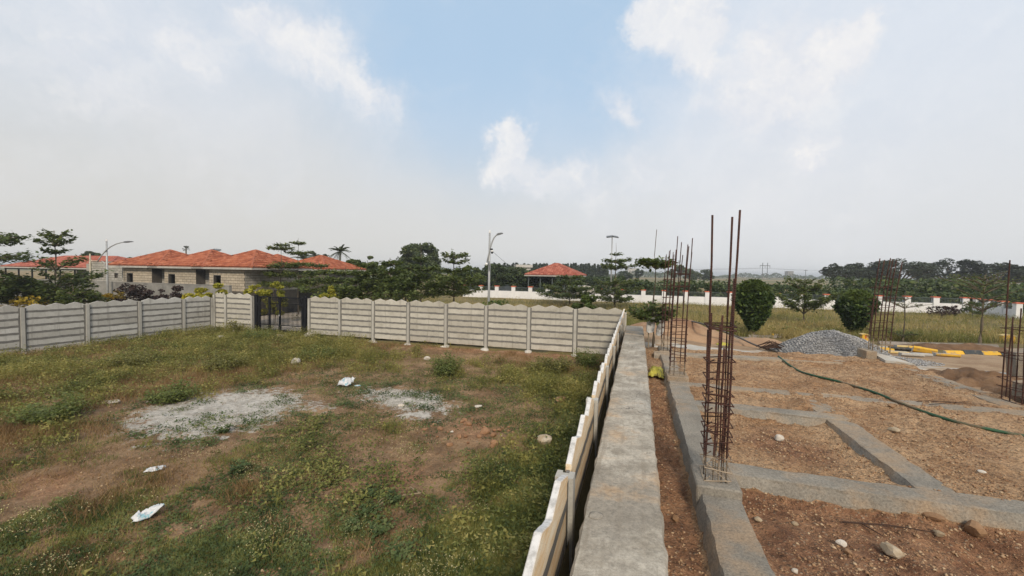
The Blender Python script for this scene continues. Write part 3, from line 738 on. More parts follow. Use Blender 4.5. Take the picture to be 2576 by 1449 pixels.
def fence(name, label, posts, z0s, pan, top_z, nrow, group, footing=True, face=0.0):
    """posts: list of (x, y); planks between neighbours; z0s: height of the lowest plank edge per bay"""
    root = thing(name, label, 'compound wall', (posts[0][0], posts[0][1], 0), 0, group)
    ox, oy = posts[0]
    pm = post_mesh(top_z, M['post'])
    mort = MB()
    pitch = 0.30
    for i, (x, y) in enumerate(posts):
        j = min(i, len(posts) - 2)
        dx, dy = posts[j + 1][0] - posts[j][0], posts[j + 1][1] - posts[j][1]
        an = math.atan2(dy, dx)
        ob('post', pm, root, (x - ox, y - oy, random.uniform(-0.01, 0.015)), (random.uniform(-.006, .006), random.uniform(-.006, .006), an))
        if footing:
            nx, ny = (math.sin(an), -math.cos(an)) if face >= 0 else (-math.sin(an), math.cos(an))
            gx, gy = x + nx * 0.09, y + ny * 0.09
            gu, gv = UV(gx, gy)
            f = ob('footing', random.choice(FOOT), root, (gx - ox, gy - oy, float(z_yard(gu, gv)) + 0.0), (0, 0, random.uniform(0, 6)))
            f.scale = (random.uniform(0.9, 1.45),) * 3
    for i in range(len(posts) - 1):
        (xa, ya), (xb, yb) = posts[i], posts[i + 1]
        L = math.hypot(xb - xa, yb - ya); an = math.atan2(yb - ya, xb - xa)
        Lp = L - 0.125 - 0.075
        cx, cy = (xa + xb) / 2 - ox, (ya + yb) / 2 - oy
        zb = top_z - 0.15 - pitch * (nrow - 1) - 0.02
        for r in range(nrow):
            kp = 'top' if r == nrow - 1 else 'mid'
            o = ob('panel', panel_mesh(Lp, pan, kp, random.randint(0, 3)), root,
                   (cx - math.sin(an) * random.uniform(-.004, .004), cy + math.cos(an) * random.uniform(-.004, .004), zb + r * pitch + random.uniform(-.004, .004)), (0, random.uniform(-.002, .002), an + (math.pi if random.random() < 0.5 and kp == 'mid' else 0)))
        # mortar core between the planks, slightly behind their faces, with ragged smears
        c, s = math.cos(an), math.sin(an)
        def tw(px, py, pz): return (cx + px * c - py * s, cy + px * s + py * c, pz)
        hw = L / 2 - 0.055
        ztop = zb + pitch * (nrow - 1) + 0.15
        nseg = 16
        for sgn in (-1, 1):
            for r in range(nrow - 1):                        # horizontal bands
                zc = zb + (r + 1) * pitch - 0.019
                V = []; Fc = []
                for q in range(nseg + 1):
                    px = -hw + 2 * hw * q / nseg
                    up = 0.034 + random.uniform(0, 0.022); dn = 0.034 + random.uniform(0, 0.024)
                    yf = 0.0285 * sgn
                    V += [tw(px, yf, zc + up), tw(px, yf, zc - dn)]
                for q in range(nseg):
                    f = (q * 2, q * 2 + 1, q * 2 + 3, q * 2 + 2); Fc.append(f if sgn < 0 else f[::-1])
                mort.add(V, Fc)
            for sx in (-1, 1):                               # vertical bands beside the posts
                V = []; Fc = []
                for q in range(nseg + 1):
                    pz = zb + (ztop - zb) * q / nseg
                    wv = 0.052 + random.uniform(0, 0.026)
                    yf = 0.0300 * sgn
                    V += [tw(sx * hw, yf, pz), tw(sx * (hw - wv), yf, pz)]
                for q in range(nseg):
                    f = (q * 2, q * 2 + 1, q * 2 + 3, q * 2 + 2); Fc.append(f if sgn * sx > 0 else f[::-1])
                mort.add(V, Fc)
        V = [tw(-hw, -0.015, zb), tw(hw, -0.015, zb), tw(hw, 0.015, zb), tw(-hw, 0.015, zb), tw(-hw, -0.015, ztop), tw(hw, -0.015, ztop), tw(hw, 0.015, ztop), tw(-hw, 0.015, ztop)]
        mort.add(V, [(0, 3, 2, 1), (4, 5, 6, 7), (0, 1, 5, 4), (1, 2, 6, 5), (2, 3, 7, 6), (3, 0, 4, 7)])
    kind(mort.build('mortar', M['mortar'], root), 'stuff')
    return root
CU = 19.11
PTOP = 2.335
def far_pt(x): p = atu(x, 760, CU); return (p[0], p[1])
far_posts = [far_pt(x) for x in (778, 855.8, 939.5, 1028, 1123, 1224, 1332, 1448.6, 1573)]
fence('precast_wall', 'long buff precast plank wall running from the black gate to the far right corner of the yard', far_posts, 0, M['panel'], PTOP, 7, 'precast walls around the yard')
fence('precast_wall', 'short two-bay precast plank wall between the left yard corner and the black gate', [far_pt(540), far_pt(568.5), far_pt(635)], 0, M['panel'], PTOP, 7, 'precast walls around the yard')
LX = np.array([-22.43, 19.14]) * (2.13 / 2.3008)
LD = np.array([math.sin(0.3365), math.cos(0.3365)])
lp = []
for kk in range(-3, 4):
    p = LX + LD * 2.13 * kk; lp.append((p[0], p[1]))
lp.append((far_pt(540)[0] - 0.10, far_pt(540)[1] - 0.12))
fence('precast_wall', 'grey precast plank wall along the left side of the yard in front of the street lamp', lp, 0, M['panel_cool'], 2.14, 7, 'precast walls around the yard')
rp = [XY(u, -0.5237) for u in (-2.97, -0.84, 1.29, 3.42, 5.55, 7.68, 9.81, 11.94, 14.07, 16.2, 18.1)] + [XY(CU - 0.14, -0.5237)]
fence('precast_wall', 'beige stained precast plank wall standing close beside the concrete retaining wall', rp, 0, M['panel_side_lit'], PTOP, 7, 'precast walls around the yard', footing=False)

# ------------------------------------------------------------------ retaining wall the photographer stands on
def rough_bar(a, b, w0, w1, ztop, h, axis_, mat, step=0.09, rough=0.012, seed=0, flare=0.03, nz=5, skew=0.0):
    """concrete bar in plot coordinates with ragged edges; axis_ 'u' or 'v'"""
    n = max(2, int((b - a) / step))
    prof = [(0.0, -h), (0.0, -h * 0.5), (0.0, -0.035), (0.03, -0.004)]
    inner = np.linspace(0.10, 0.90, nz)
    prof = prof + [(t, 0.0) for t in inner] + [(0.97, -0.004), (1.0, -0.035), (1.0, -h * 0.5), (1.0, -h)]
    prof = [(-flare / (w1 - w0) if i < 2 else (1 + flare / (w1 - w0) if i >= len(prof) - 2 else t), z) for i, (t, z) in enumerate(prof)]
    V = []
    for i in range(n + 1):
        s = a + (b - a) * i / n
        for j, (t, z) in enumerate(prof):
            c = w0 + (w1 - w0) * t
            e = (float(fbm(s * 3 + 5 * j, c * 3, seed, 3)) - 0.5) * 2
            e2 = (float(fbm(s * 9 + 3 * j, c * 9 + j, seed + 5, 2)) - 0.5) * 2
            edge = 1.0 if (t < 0.05 or t > 0.95) else 0.12
            cc = c + (e * 0.8 + e2 * 1.1) * rough * edge + skew * (s - a)
            z2 = ztop + z + (e * 0.5 + e2 * 0.6) * rough * (0.6 if edge < 1 else 1.0)
            x, y = XY(s, cc) if axis_ == 'u' else XY(cc, s)
            V.append((x, y, z2))
    m_ = len(prof); Fc = []
    for i in range(n):
        for j in range(m_ - 1):
            f = (i * m_ + j, (i + 1) * m_ + j, (i + 1) * m_ + j + 1, i * m_ + j + 1)
            Fc.append(f if axis_ == 'u' else f[::-1])
    e0 = tuple(range(m_)); e1 = tuple(n * m_ + j for j in range(m_))
    Fc.append(e0 if axis_ == 'u' else e0[::-1]); Fc.append(e1[::-1] if axis_ == 'u' else e1)
    return pyd(V, Fc, mat, False, 'bar')
rw = ob('retaining_wall', rough_bar(-3.0, 14.65, -0.335, 0.222, 2.25, 2.4, 'u', M['coping'], 0.05, 0.010, 3, 0.0, 7))
tag(rw, 'wide pale concrete retaining wall top running from the foreground to the far yard corner', 'retaining wall')

ms = ob('mortar_spill', pyd(*lump(0.065, 61, 0.06), M['coping'], True), None, (*XY(3.02, -0.25), 2.252))
tag(ms, 'round pale mortar spill dried on the left edge of the retaining wall top', 'mortar')

# grade beams of the new building: one cast grid
fd = thing('foundation', 'grid of low grey concrete grade beams over the red soil', 'foundation', (0, 0, 0))
for args in ((-2.5, 12.4, 0.60, 0.935, 2.000, 0.30, 'u', 31), (4.40, 12.5, 5.62, 6.02, 1.997, 0.95, 'u', 32), (4.9, 8.3, 2.61, 2.94, 1.992, 0.26, 'u', 33),
             (0.62, 6.0, 4.60, 4.88, 2.007, 0.26, 'v', 34), (0.62, 2.9, 6.90, 7.18, 2.008, 0.26, 'v', 35), (0.62, 6.0, 8.06, 8.36, 2.010, 0.26, 'v', 36),
             (0.45, 6.05, 11.08, 11.46, 2.012, 0.45, 'v', 37, 0.085)):
    a, b, w0, w1, zt, hh, ax, sd_ = args[:8]
    me = rough_bar(a, b, w0, w1, zt, hh, ax, M['beam'], 0.05, 0.013, sd_, 0.035, 5, args[8] if len(args) > 8 else 0.0)
    ob('beam', me, fd)
# raised corner stub with trowelled apron
def uvbox(mb, u0, u1, v0, v1, z0, z1):
    P = [XY(u0, v0), XY(u0, v1), XY(u1, v1), XY(u1, v0)]
    mb.prism(P[::-1] if False else P, z0, z1)
    return mb
b = bevel(uvbox(MB(), 12.32, 12.80, 5.44, 5.66, 1.3, 2.20).build('stub_wall', M['beam'], fd), 0.01)
b = MB(); P = [XY(12.0, 5.68), XY(11.9, 6.2), XY(12.7, 6.1), XY(12.75, 5.68)]
b.add([(p[0], p[1], 1.6) for p in P] + [(P[0][0], P[0][1], 2.05), (P[1][0], P[1][1], 2.02), (P[2][0], P[2][1], 2.05), (P[3][0], P[3][1], 2.14)],
      [(0, 1, 2, 3), (7, 6, 5, 4), (0, 4, 5, 1), (1, 5, 6, 2), (2, 6, 7, 3), (3, 7, 4, 0)]).build('apron', M['slurry'], fd)

# ------------------------------------------------------------------ reinforcement columns
def column(label, u, v, z0, bars, ties, cu=0.30, cv=0.23, lean=(0, 0), r=0.0075, base=True, diag=0):
    """bars: list of (pu, pv, height); ties: list of (height, tilt)"""
    x, y = XY(u, v)
    t = thing('rebar_column', label, 'rebar column', (x, y, z0), -A, 'column reinforcement cages')
    for (pu, pv, h, *ex) in bars:
        lx, ly = (ex[0], ex[1]) if ex else (random.uniform(-.012, .012), random.uniform(-.012, .012))
        x0, y0 = pv * cv / 2, pu * cu / 2
        pts = []
        for q in range(7):
            f = q / 6
            pts.append((x0 + (lean[0] + lx) * h * f * f + 0.004 * math.sin(q * 2 + pu * 3), y0 + (lean[1] + ly) * h * f * f, -0.05 + (h + 0.05) * f))
        MB().tube(pts, r * 1.12, 6).build('bar', M['rust'], t, True)
    for (h, ti) in ties:
        f = h / 2.7
        sx, sy = cv / 2 + r * 1.6, cu / 2 + r * 1.6
        dx, dy = lean[0] * h * f * 0.7, lean[1] * h * f * 0.7
        P = [(-sx, -sy), (sx, -sy), (sx, sy), (-sx, sy), (-sx, -sy), (-sx * 0.4, -sy * 0.2)]
        pts = [(px + dx, py + dy, h + ti * px + random.uniform(-.012, .012)) for px, py in P]
        MB().tube(pts, 0.0062, 5).build('tie', M['rust'], t)
    for q in range(diag):
        zz0 = 0.05 + 0.16 * q
        s1 = 1 if q % 2 else -1
        MB().tube([(-s1 * cv / 2, -cu / 2 - .008, zz0), (s1 * cv / 2, -cu / 2 - .01, zz0 + 0.17)], 0.0035, 5).build('tie', M['rust'], t)
    if base:
        bb = MB().box(-0.19, 0.19, -0.25, 0.22, -0.2, 0.045).build('pedestal', M['beam'], t)
        bevel(bb, 0.012)
    return t
c1 = [(-1, -1, 2.52, -.008, 0.0), (-1, 0.35, 2.50, 0.004, 0.0), (-1, 0.75, 2.56, 0.012, 0.0), (1, 1, 1.94, 0.016, 0.0), (-1, -0.35, 1.52, 0.01, 0.0), (1, -0.6, 1.60, 0.0, 0.0), (1, 0.3, 1.58, 0.006, 0.0),
      (0, 1, 1.50, 0.01, 0.0), (0, -1, 1.45, 0.0, 0.0), (-1, 0.1, 1.3, 0.006, 0.0)]
column('nearest rebar cage with three tall bars beside the trench', 4.36, 0.76, 2.03, c1, [(0.06, .1), (0.17, -.1), (0.28, -.08), (0.42, .1), (0.50, -.1), (0.57, .1), (0.70, .05), (0.78, -.1), (0.86, -.1), (1.01, .05), (1.17, .1), (1.47, -.10), (1.50, .06)], 0.26, 0.20, r=0.0088, diag=5)
def ring(n, hs):
    out = []
    for q in range(n):
        an = 2 * math.pi * q / n + 0.5
        pu, pv = math.cos(an), math.sin(an)
        k_ = 1 / max(abs(pu), abs(pv)); out.append((pu * k_, pv * k_, hs[q % len(hs)]))
    return out
column('second rebar cage standing beside the yellow sack', 8.65, 0.78, 2.03, ring(8, [2.56, 2.40, 2.66, 2.5, 2.34, 2.7, 2.45, 2.6]), [(.06 + .13 * i, .05 * (-1) ** i) for i in range(9)] + [(1.75, .05), (1.98, -.03)], 0.32, 0.26, (0.03, 0.0), r=0.008)
column('third rebar cage at the far end of the beams near the pale slurry', 11.75, 0.76, 2.03, ring(8, [2.5, 2.62, 2.4, 2.55, 2.58, 2.45]), [(.08 + .16 * i, .05 * (-1) ** i) for i in range(12)], 0.30, 0.22, (0.03, 0.0), r=0.008, base=False)
column('leaning rebar cage on the concrete stub before the gravel heap', 12.62, 5.80, 2.22, ring(7, [2.28, 2.22, 2.18, 2.24, 2.22, 1.3, 2.27]), [(.12 + .19 * i, .12) for i in range(7)] + [(1.55, .1)], 0.40, 0.34, (0.06, 0.0), r=0.0105, base=False)
column('rebar cage at the right edge beside the dug dirt', 8.97, 6.08, 1.58, ring(8, [1.95, 2.78, 2.85, 1.85, 1.9, 1.7, 2.75, 1.8]), [(.1 + .17 * i, .1 * (-1) ** i) for i in range(5)] + [(1.15, .05), (1.19, -.05), (1.62, .05)], 0.38, 0.30, (0.0, 0.0), r=0.0095, base=False, diag=3)

# ------------------------------------------------------------------ black metal gate
def gate():
    pL = far_pt(641.5); pR = far_pt(771.5)
    L = math.hypot(pR[0] - pL[0], pR[1] - pL[1])
    t = thing('metal_gate', 'black metal double gate with vertical bars and a padlock in the precast wall', 'gate', (pL[0], pL[1], 0.15), -A)
    X0 = lambda zx: (zx - 220) / (1690 - 220) * L
    top, bot = 2.20, 0.18
    for a, b_, z1 in ((220, 300, 2.28), (1620, 1690, 2.28)):
        bevel(MB().box(X0(a), X0(b_), -0.06, 0.06, -0.3, z1).build('gate_post', M['black'], t), 0.004)
    for leaf in ((320, 940, (320, 385, 615, 675, 912, 941)), (943, 1592, (943, 975, 1545, 1592))):
        a, b_, st = leaf
        lf = MB()
        for q in range(0, len(st), 2): lf.box(X0(st[q]), X0(st[q + 1]), -0.03, 0.03, bot, top)
        for q in range(1, len(st) - 1, 2):
            x0, x1 = X0(st[q]), X0(st[q + 1])
            lf.box(x0, x1, -0.025, 0.025, top - 0.07, top); lf.box(x0, x1, -0.025, 0.025, bot, bot + 0.07)
            lf.box(x0, x1, -0.02, 0.02, top - 0.40, top - 0.36); lf.box(x0, x1, -0.02, 0.02, bot + 0.36, bot + 0.40)
        fr = lf.build('gate_leaf', M['black'], t)
        for q in range(1, len(st) - 1, 2):
            x0, x1 = X0(st[q]), X0(st[q + 1])
            for zc in (top - 0.30, top - 0.235, top - 0.17, top - 0.11, bot + 0.12, bot + 0.18, bot + 0.24, bot + 0.30):
                MB().box(x0, x1, -0.009, 0.009, zc - 0.016, zc + 0.016).build('bar', M['black'], fr)
            nb = max(2, int(round((x1 - x0) / 0.092)))
            for q2 in range(1, nb):
                xc = x0 + (x1 - x0) * q2 / nb
                MB().box(xc - 0.014, xc + 0.014, -0.012, 0.012, bot + 0.40, top - 0.40).build('bar', M['black'], fr)
    MB().box(X0(1180), X0(1345), -0.022, -0.012, 1.36, 1.58).build('plate', M['black'], t)
    pk = MB().box(X0(925), X0(958), -0.07, -0.035, 1.10, 1.17)
    pk.tube([(X0(930), -0.052, 1.17), (X0(930), -0.052, 1.21), (X0(941), -0.052, 1.23), (X0(952), -0.052, 1.21), (X0(952), -0.052, 1.17)], 0.006, 5)
    pk.build('padlock', M['galv'], t)
    for zx, zz_ in ((310, 0.5), (310, 1.7), (1605, 0.5), (1605, 1.7)):
        MB().box(X0(zx) - 0.03, X0(zx) + 0.03, -0.025, 0.025, zz_, zz_ + 0.12).build('hinge', M['black'], t)
gate()
# sill of the gate
P = [far_pt(650), far_pt(768)]
s = MB(); x0, y0 = P[0]; x1, y1 = P[1]; nx, ny = -SA * 0.32, -CA * 0.32
s.add([(x0, y0, 0.0), (x1, y1, 0.0), (x1 + nx, y1 + ny, 0.0), (x0 + nx, y0 + ny, 0.0), (x0, y0, 0.24), (x1, y1, 0.22), (x1 + nx, y1 + ny, 0.20), (x0 + nx, y0 + ny, 0.22)],
      [(0, 1, 2, 3), (7, 6, 5, 4), (0, 4, 5, 1), (1, 5, 6, 2), (2, 6, 7, 3), (3, 7, 4, 0)])
tag(bevel(s.build('gate_sill', M['footing']), 0.02), 'pale concrete sill on the ground under the black gate', 'sill')
# ------------------------------------------------------------------ houses with hipped tile roofs
def hip_roof(t, x0, x1, y0, y1, ze, rise, mat, ridge=0.0, pw=0.24, row=0.34, over=0.0):
    """four tiled faces over a rectangle in the thing's own axes (x across, y away); ridge = half length along x"""
    cx, cy = (x0 + x1) / 2, (y0 + y1) / 2
    rf = MB()
    rf.add([(x0, y0, ze - 0.02), (x1, y0, ze - 0.02), (x1, y1, ze - 0.02), (x0, y1, ze - 0.02), (cx - ridge, cy, ze + rise - 0.04), (cx + ridge, cy, ze + rise - 0.04)],
           [(0, 1, 5, 4), (1, 2, 5), (2, 3, 4, 5), (3, 0, 4)])
    roof = rf.build('roof', mat, t)
    Vall = []; Fall = []; base = 0
    corners = [((x0, y0), (x1, y0)), ((x1, y0), (x1, y1)), ((x1, y1), (x0, y1)), ((x0, y1), (x0, y0))]
    tops = [((cx - ridge, cy), (cx + ridge, cy)), ((cx + ridge, cy), (cx + ridge, cy)), ((cx + ridge, cy), (cx - ridge, cy)), ((cx - ridge, cy), (cx - ridge, cy))]
    for fi, (((ax, ay), (bx, by)), ((tax, tay), (tbx, tby))) in enumerate(zip(corners, tops)):
        if fi == 2: continue                      # the face turned away
        L = math.hypot(bx - ax, by - ay)
        ex, ey = (bx - ax) / L, (by - ay) / L     # along the eave
        mx, my = (ax + bx) / 2, (ay + by) / 2
        tmx, tmy = (tax + tbx) / 2, (tay + tby) / 2
        run = abs((tmx - mx) * -ey + (tmy - my) * ex)
        dpx, dpy = -ey, ex
        if (tmx - mx) * dpx + (tmy - my) * dpy < 0: dpx, dpy = -dpx, -dpy
        slope = math.hypot(run, rise)
        nr = max(3, int(slope / row)); nc = int(L / pw) * 4
        hw_top = math.hypot(tbx - tax, tby - tay) / 2
        nt_ = nc // 4
        for r in range(nr):
            f0, f1 = r / nr, (r + 1) / nr
            hw = L / 2 + (hw_top - L / 2) * (f0 + f1) / 2
            tc_ = ((np.arange(nt_) + 0.5) / nt_ - 0.5) * L
            tc_ = tc_[np.abs(tc_) <= hw + 0.05]
            n = len(tc_)
            if n < 1: continue
            q = np.linspace(-0.5, 0.5, 5)
            s_ = tc_[:, None] + q[None] * (L / nt_) * 0.97
            wv = (0.055 * np.cos(q * math.pi))[None] + rng.normal(size=(n, 1)) * 0.006
            def pt_(f, lift): return np.stack([mx + ex * s_ + dpx * run * f, my + ey * s_ + dpy * run * f, ze + rise * f + lift], -1)
            V = np.concatenate([pt_(f0, 0.085 + wv), pt_(f1, 0.022 + wv), pt_(f0, 0.02 + wv)], 1).reshape(-1, 3)
            i = np.arange(4)
            F1 = np.concatenate([np.stack([i, i + 1, 5 + i + 1, 5 + i], -1), np.stack([10 + i, 10 + i + 1, i + 1, i], -1)])
            Fq = (F1[None] + 15 * np.arange(n)[:, None, None]).reshape(-1, 4)
            Vall.append(V); Fall.append(Fq + base); base += len(V)
    tl = ob('tile', fast(np.concatenate(Vall), np.concatenate(Fall), mat, False, 'tile'), roof)
    kind(tl, 'stuff')
    for (px, py), (qx, qy) in (((x0, y0), (cx - ridge, cy)), ((x1, y0), (cx + ridge, cy)), ((x1, y1), (cx + ridge, cy)), ((x0, y1), (cx - ridge, cy))):
        n = 14
        pts = [(px + (qx - px) * q / n, py + (qy - py) * q / n, ze + rise * q / n + 0.045) for q in range(n + 1)]
        MB().tube(pts, [0.085 + (0.012 if q % 2 else 0) for q in range(n + 1)], 6).build('ridge_tile', mat, roof)
    if ridge > 0:
        MB().tube([(cx - ridge, cy, ze + rise + 0.05), (cx + ridge, cy, ze + rise + 0.05)], 0.09, 6).build('ridge_tile', mat, roof)
    fs = MB()
    for a, b_, c_, d_ in ((x0, x1, y0, y0 + 0.06), (x0, x1, y1 - 0.06, y1), (x0, x0 + 0.06, y0 + 0.06, y1 - 0.06), (x1 - 0.06, x1, y0 + 0.06, y1 - 0.06)):
        fs.box(a, b_, c_, d_, ze - 0.17, ze - 0.025)
    fs.build('fascia', M['fascia'], t)
    return roof
BLK = {}
def block_mesh(L, D, mat):
    key = (round(L, 2), mat.name)
    if key not in BLK:
        mb = MB().box(-L / 2, L / 2, 0, D, -0.086, 0.086)
        BLK[key] = mb.mesh(mat, False, 'block')
    return BLK[key]
def block_face(parent, ox, oy, ang, length, z0, z1, mat, holes=(), bl=0.43, bh=0.2, seed=0):
    """courses of blocks standing proud of a wall face; origin at its left end, face towards local -y"""
    c, s = math.cos(ang), math.sin(ang)
    nr = int((z1 - z0) / bh + 0.01)
    for r in range(nr):
        zc = z0 + bh * (r + 0.5)
        x = -(bl / 2 if r % 2 else 0)
        while x < length - 0.03:
            a, b_ = max(x, 0) + 0.013, min(x + bl, length) - 0.013
            x += bl
            segs = [(a, b_)]
            for (h0, h1, hz0, hz1) in holes:
                if zc > hz0 and zc < hz1:
                    ns = []
                    for (p, q) in segs:
                        if q <= h0 or p >= h1: ns.append((p, q)); continue
                        if p < h0 - 0.04: ns.append((p, h0))
                        if q > h1 + 0.04: ns.append((h1, q))
                    segs = ns
            for p, q in segs:
                if q - p < 0.04: continue
                mx = (p + q) / 2; d = -0.016 + random.uniform(-.004, .004)
                ob('block', block_mesh(q - p, 0.02, mat), parent, (ox + c * mx - s * d, oy + s * mx + c * d, zc), (0, 0, ang))
def house(label, uc, vc, w2, d2, front_v=None, front_u=None, side_to=None, hole=True, blocks=True, rise=1.35, ze=4.0, side_blocks=False, zb=0.35):
    """hipped house: roof centre (uc, vc); walls drawn towards the photograph"""
    X, Y = XY(uc, vc)
    t = thing('block_house', label, 'house', (X, Y, 0), -A, 'unfinished block houses with orange roofs')
    hip_roof(t, -w2, w2, -d2, d2, ze, rise, M['tile'])
    zt = ze - 0.16
    fu = front_u - uc if front_u is not None else -d2 + 0.45
    fv0, fv1 = (front_v[0] - vc, front_v[1] - vc) if front_v else (-w2 + 0.4, w2 - 0.4)
    back = d2 - 0.45
    wl = MB()
    T = 0.2
    hx0, hx1, hz0, hz1 = fv0 + 0.45, fv0 + 1.17, 2.2, 3.36
    if hole:
        wl.box(fv0, hx0, fu, fu + T, zb, zt); wl.box(hx1, fv1, fu, fu + T, zb, zt)
        wl.box(hx0, hx1, fu, fu + T, hz1, zt); wl.box(hx0, hx1, fu, fu + T, zb, hz0)
    else:
        wl.box(fv0, fv1, fu, fu + T, zb, zt)
    wl.box(fv1 - T, fv1, fu + T + .002, back, zb, zt)
    wl.box(fv0, fv0 + T, fu + T + .002, back, zb, zt)
    wl.box(fv0 + T + .002, fv1 - T - .002, back - T, back, zb, zt)
    wall = wl.build('wall', M['joint'], t)
    if hole:
        wn = MB()
        wn.box(hx0 - .0, hx1 + .0, fu - 0.03, fu + T, hz1 + .003, hz1 + 0.03)
        wn.box(hx0 - 0.03, hx0 - .002, fu - 0.03, fu + T, hz0, hz1)
        wn.box(hx0 - .05, hx1 + .05, fu - 0.04, fu + T, hz0 - 0.06, hz0 - .002)
        wn.build('window', M['plaster'], wall)
        MB().box(fv0 + T + .004, fv1 - T - .004, fu + 1.4, fu + 1.5, zb, zt - .01).build('inner_wall', M['darkopen'], wall)
        MB().box(fv0 + T + .004, fv1 - T - .004, fu + T + 0.004, fu + 1.39, zt - 0.06, zt - .015).build('ceiling', M['darkopen'], wall)
    if blocks:
        block_face(wall, fv0, fu, 0, fv1 - fv0, 2.2, zt, M['block'], [(hx0 - fv0, hx1 - fv0, hz0, hz1)] if hole else [])
        if side_blocks:
            block_face(wall, fv1, fu + 0.01, math.pi / 2, min(back - fu, side_blocks), 2.2, zt, M['block_grey'])
    # recessed link wall on the left of the bay
    if front_v:
        lk = MB().box(fv0 - 1.4, fv0 - .003, fu + 0.75, fu + 0.95, zb, zt).build('link_wall', M['joint'], t)
        block_face(lk, fv0 - 1.4, fu + 0.75, 0, 1.38, 2.2, zt, M['block_grey'])
    return t
house('orange-roofed block house at the left end of the row, behind the maroon bushes', 26.6, -39.15, 2.95, 3.0, (-40.8, -37.45), 24.04)
house('middle orange-roofed block house of the row, a window in its front bay', 26.6, -34.35, 2.95, 3.0, (-36.05, -32.67), 24.04)
house('orange-roofed block house at the right end of the row, grey side wall showing', 26.6, -29.6, 2.95, 3.0, (-31.3, -27.8), 24.04, side_blocks=5.5)
house('farther orange-roofed house whose roof ends beside the dense green trees', 34.6, -30.2, 3.05, 3.0, blocks=False, hole=False, rise=1.3, ze=3.95)
house('orange roof tip peeping out between the end house and the farther house', 33.2, -34.2, 2.9, 2.6, blocks=False, hole=False, rise=1.3, ze=3.98)
# rendered garden wall in front of the houses
def uvwall(name, label, cat, u, v0, v1, z0, z1, T, mat):
    X, Y = XY(u, v0)
    t = thing(name, label, cat, (X, Y, 0), -A)
    MB().box(0, v1 - v0, 0, T, z0, z1).build('wall_body', mat, t)
    MB().box(-0.02, v1 - v0 + 0.02, -0.02, T + 0.02, z1 + .002, z1 + 0.05).build('coping', mat, t)
    return t
uvwall('garden_wall', 'long grey cement rendered wall standing in front of the block houses', 'wall', 22.95, -60, -28.0, 0.2, 2.64, 0.2, M['plaster'])
# roofless block building
def roofless():
    v0, v1, u0 = -47.4, -42.75, 25.3
    X, Y = XY(u0, v0)
    t = thing('unfinished_building', 'roofless grey block building with two small square openings left of the orange roofs', 'building', (X, Y, 0), -A)
    L = v1 - v0; zt = 4.32; T = 0.2
    wl = MB()
    hs = [(1.45, 1.95, 2.85, 3.3), (3.35, 3.85, 2.85, 3.3)]
    xs = [0, 1.45, 1.95, 3.35, 3.85, L]
    for i in range(5):
        if i in (1, 3):
            wl.box(xs[i], xs[i + 1], 0, T, 0.3, 2.85); wl.box(xs[i], xs[i + 1], 0, T, 3.3, zt)
        else: wl.box(xs[i], xs[i + 1], 0, T, 0.3, zt)
    wl.box(0, T, T + .002, 5, 0.3, zt); wl.box(L - T, L, T + .002, 5, 0.3, zt); wl.box(T, L - T, 4.8, 5, 0.3, zt)
    wall = wl.build('wall', M['joint'], t)
    for h in hs:
        MB().box(h[0] - .01, h[1] + .01, 0.16, 0.19, h[2] - .01, h[3] + .01).build('window', M['darkopen'], wall)
    block_face(wall, 0, 0, 0, L, 2.3, zt, M['block_grey'], hs, 0.42, 0.2)
    block_face(wall, L, 0.01, math.pi / 2, 3.0, 2.3, zt, M['block_grey'])
    MB().tube([(0.35, -0.08, 2.2), (0.35, -0.08, 5.0)], 0.055, 8).build('pipe', M['pvc'], t)
    MB().tube([(0.55, -0.08, 4.45), (0.55, -0.08, 4.38), (0.62, -0.08, 4.36), (1.4, -0.08, 4.36)], 0.03, 6).build('pipe', M['pvc'], t)
    MB().box(-0.9, -.003, 0.3, 0.5, 0.3, 4.1).build('wall_stub', M['block_grey'], t)
roofless()
# long red pavilion on the left
def pavilion():
    pL = atu(2, 672, 33.0); pR = atu(262, 672, 33.0)
    vL = UV(pL[0], pL[1])[1]; vR = UV(pR[0], pR[1])[1]
    X, Y = XY(33.0, vL)
    t = thing('pavilion', 'long low pavilion with a faded red tile roof on dark posts behind the left trees', 'pavilion', (X, Y, 0), -A)
    L = vR - vL
    hip_roof(t, 0, L, 0, 8.0, 3.62, 1.45, M['tile_red'], ridge=L / 2 - 4.6, pw=0.3, row=0.42)
    for i in range(8):
        MB().tube([(0.3 + (L - 0.6) * i / 7, 0.3, 0.2), (0.3 + (L - 0.6) * i / 7, 0.3, 3.47)], 0.09, 8).build('post', M['black'], t)
    MB().box(0.2, L - 0.2, 0.24, 0.36, 3.3, 3.44).build('beam', M['black'], t)
    MB().box(0.4, L - 0.4, 7.4, 7.6, 0.2, 3.4).build('back_wall', M['plaster'], t)
pavilion()
# red gazebo behind the white wall
def gazebo():
    p = atd(1395, 692, 58)
    t = thing('gazebo', 'open gazebo with a red hipped tile roof behind the white wall', 'gazebo', (p[0], p[1], 0.7), -A)
    hip_roof(t, -3.35, 3.95, -3.6, 3.6, p[2] - 0.7, 1.55, M['tile_red'], ridge=0.25, pw=0.3, row=0.42)
    for ix in (-2.9, -1.3, 0.3, 1.9, 3.4):
        for iy in (-3.1, 3.1):
            MB().tube([(ix, iy, -0.1), (ix, iy, p[2] - 0.86)], 0.075, 8).build('post', M['rail'], t)
gazebo()

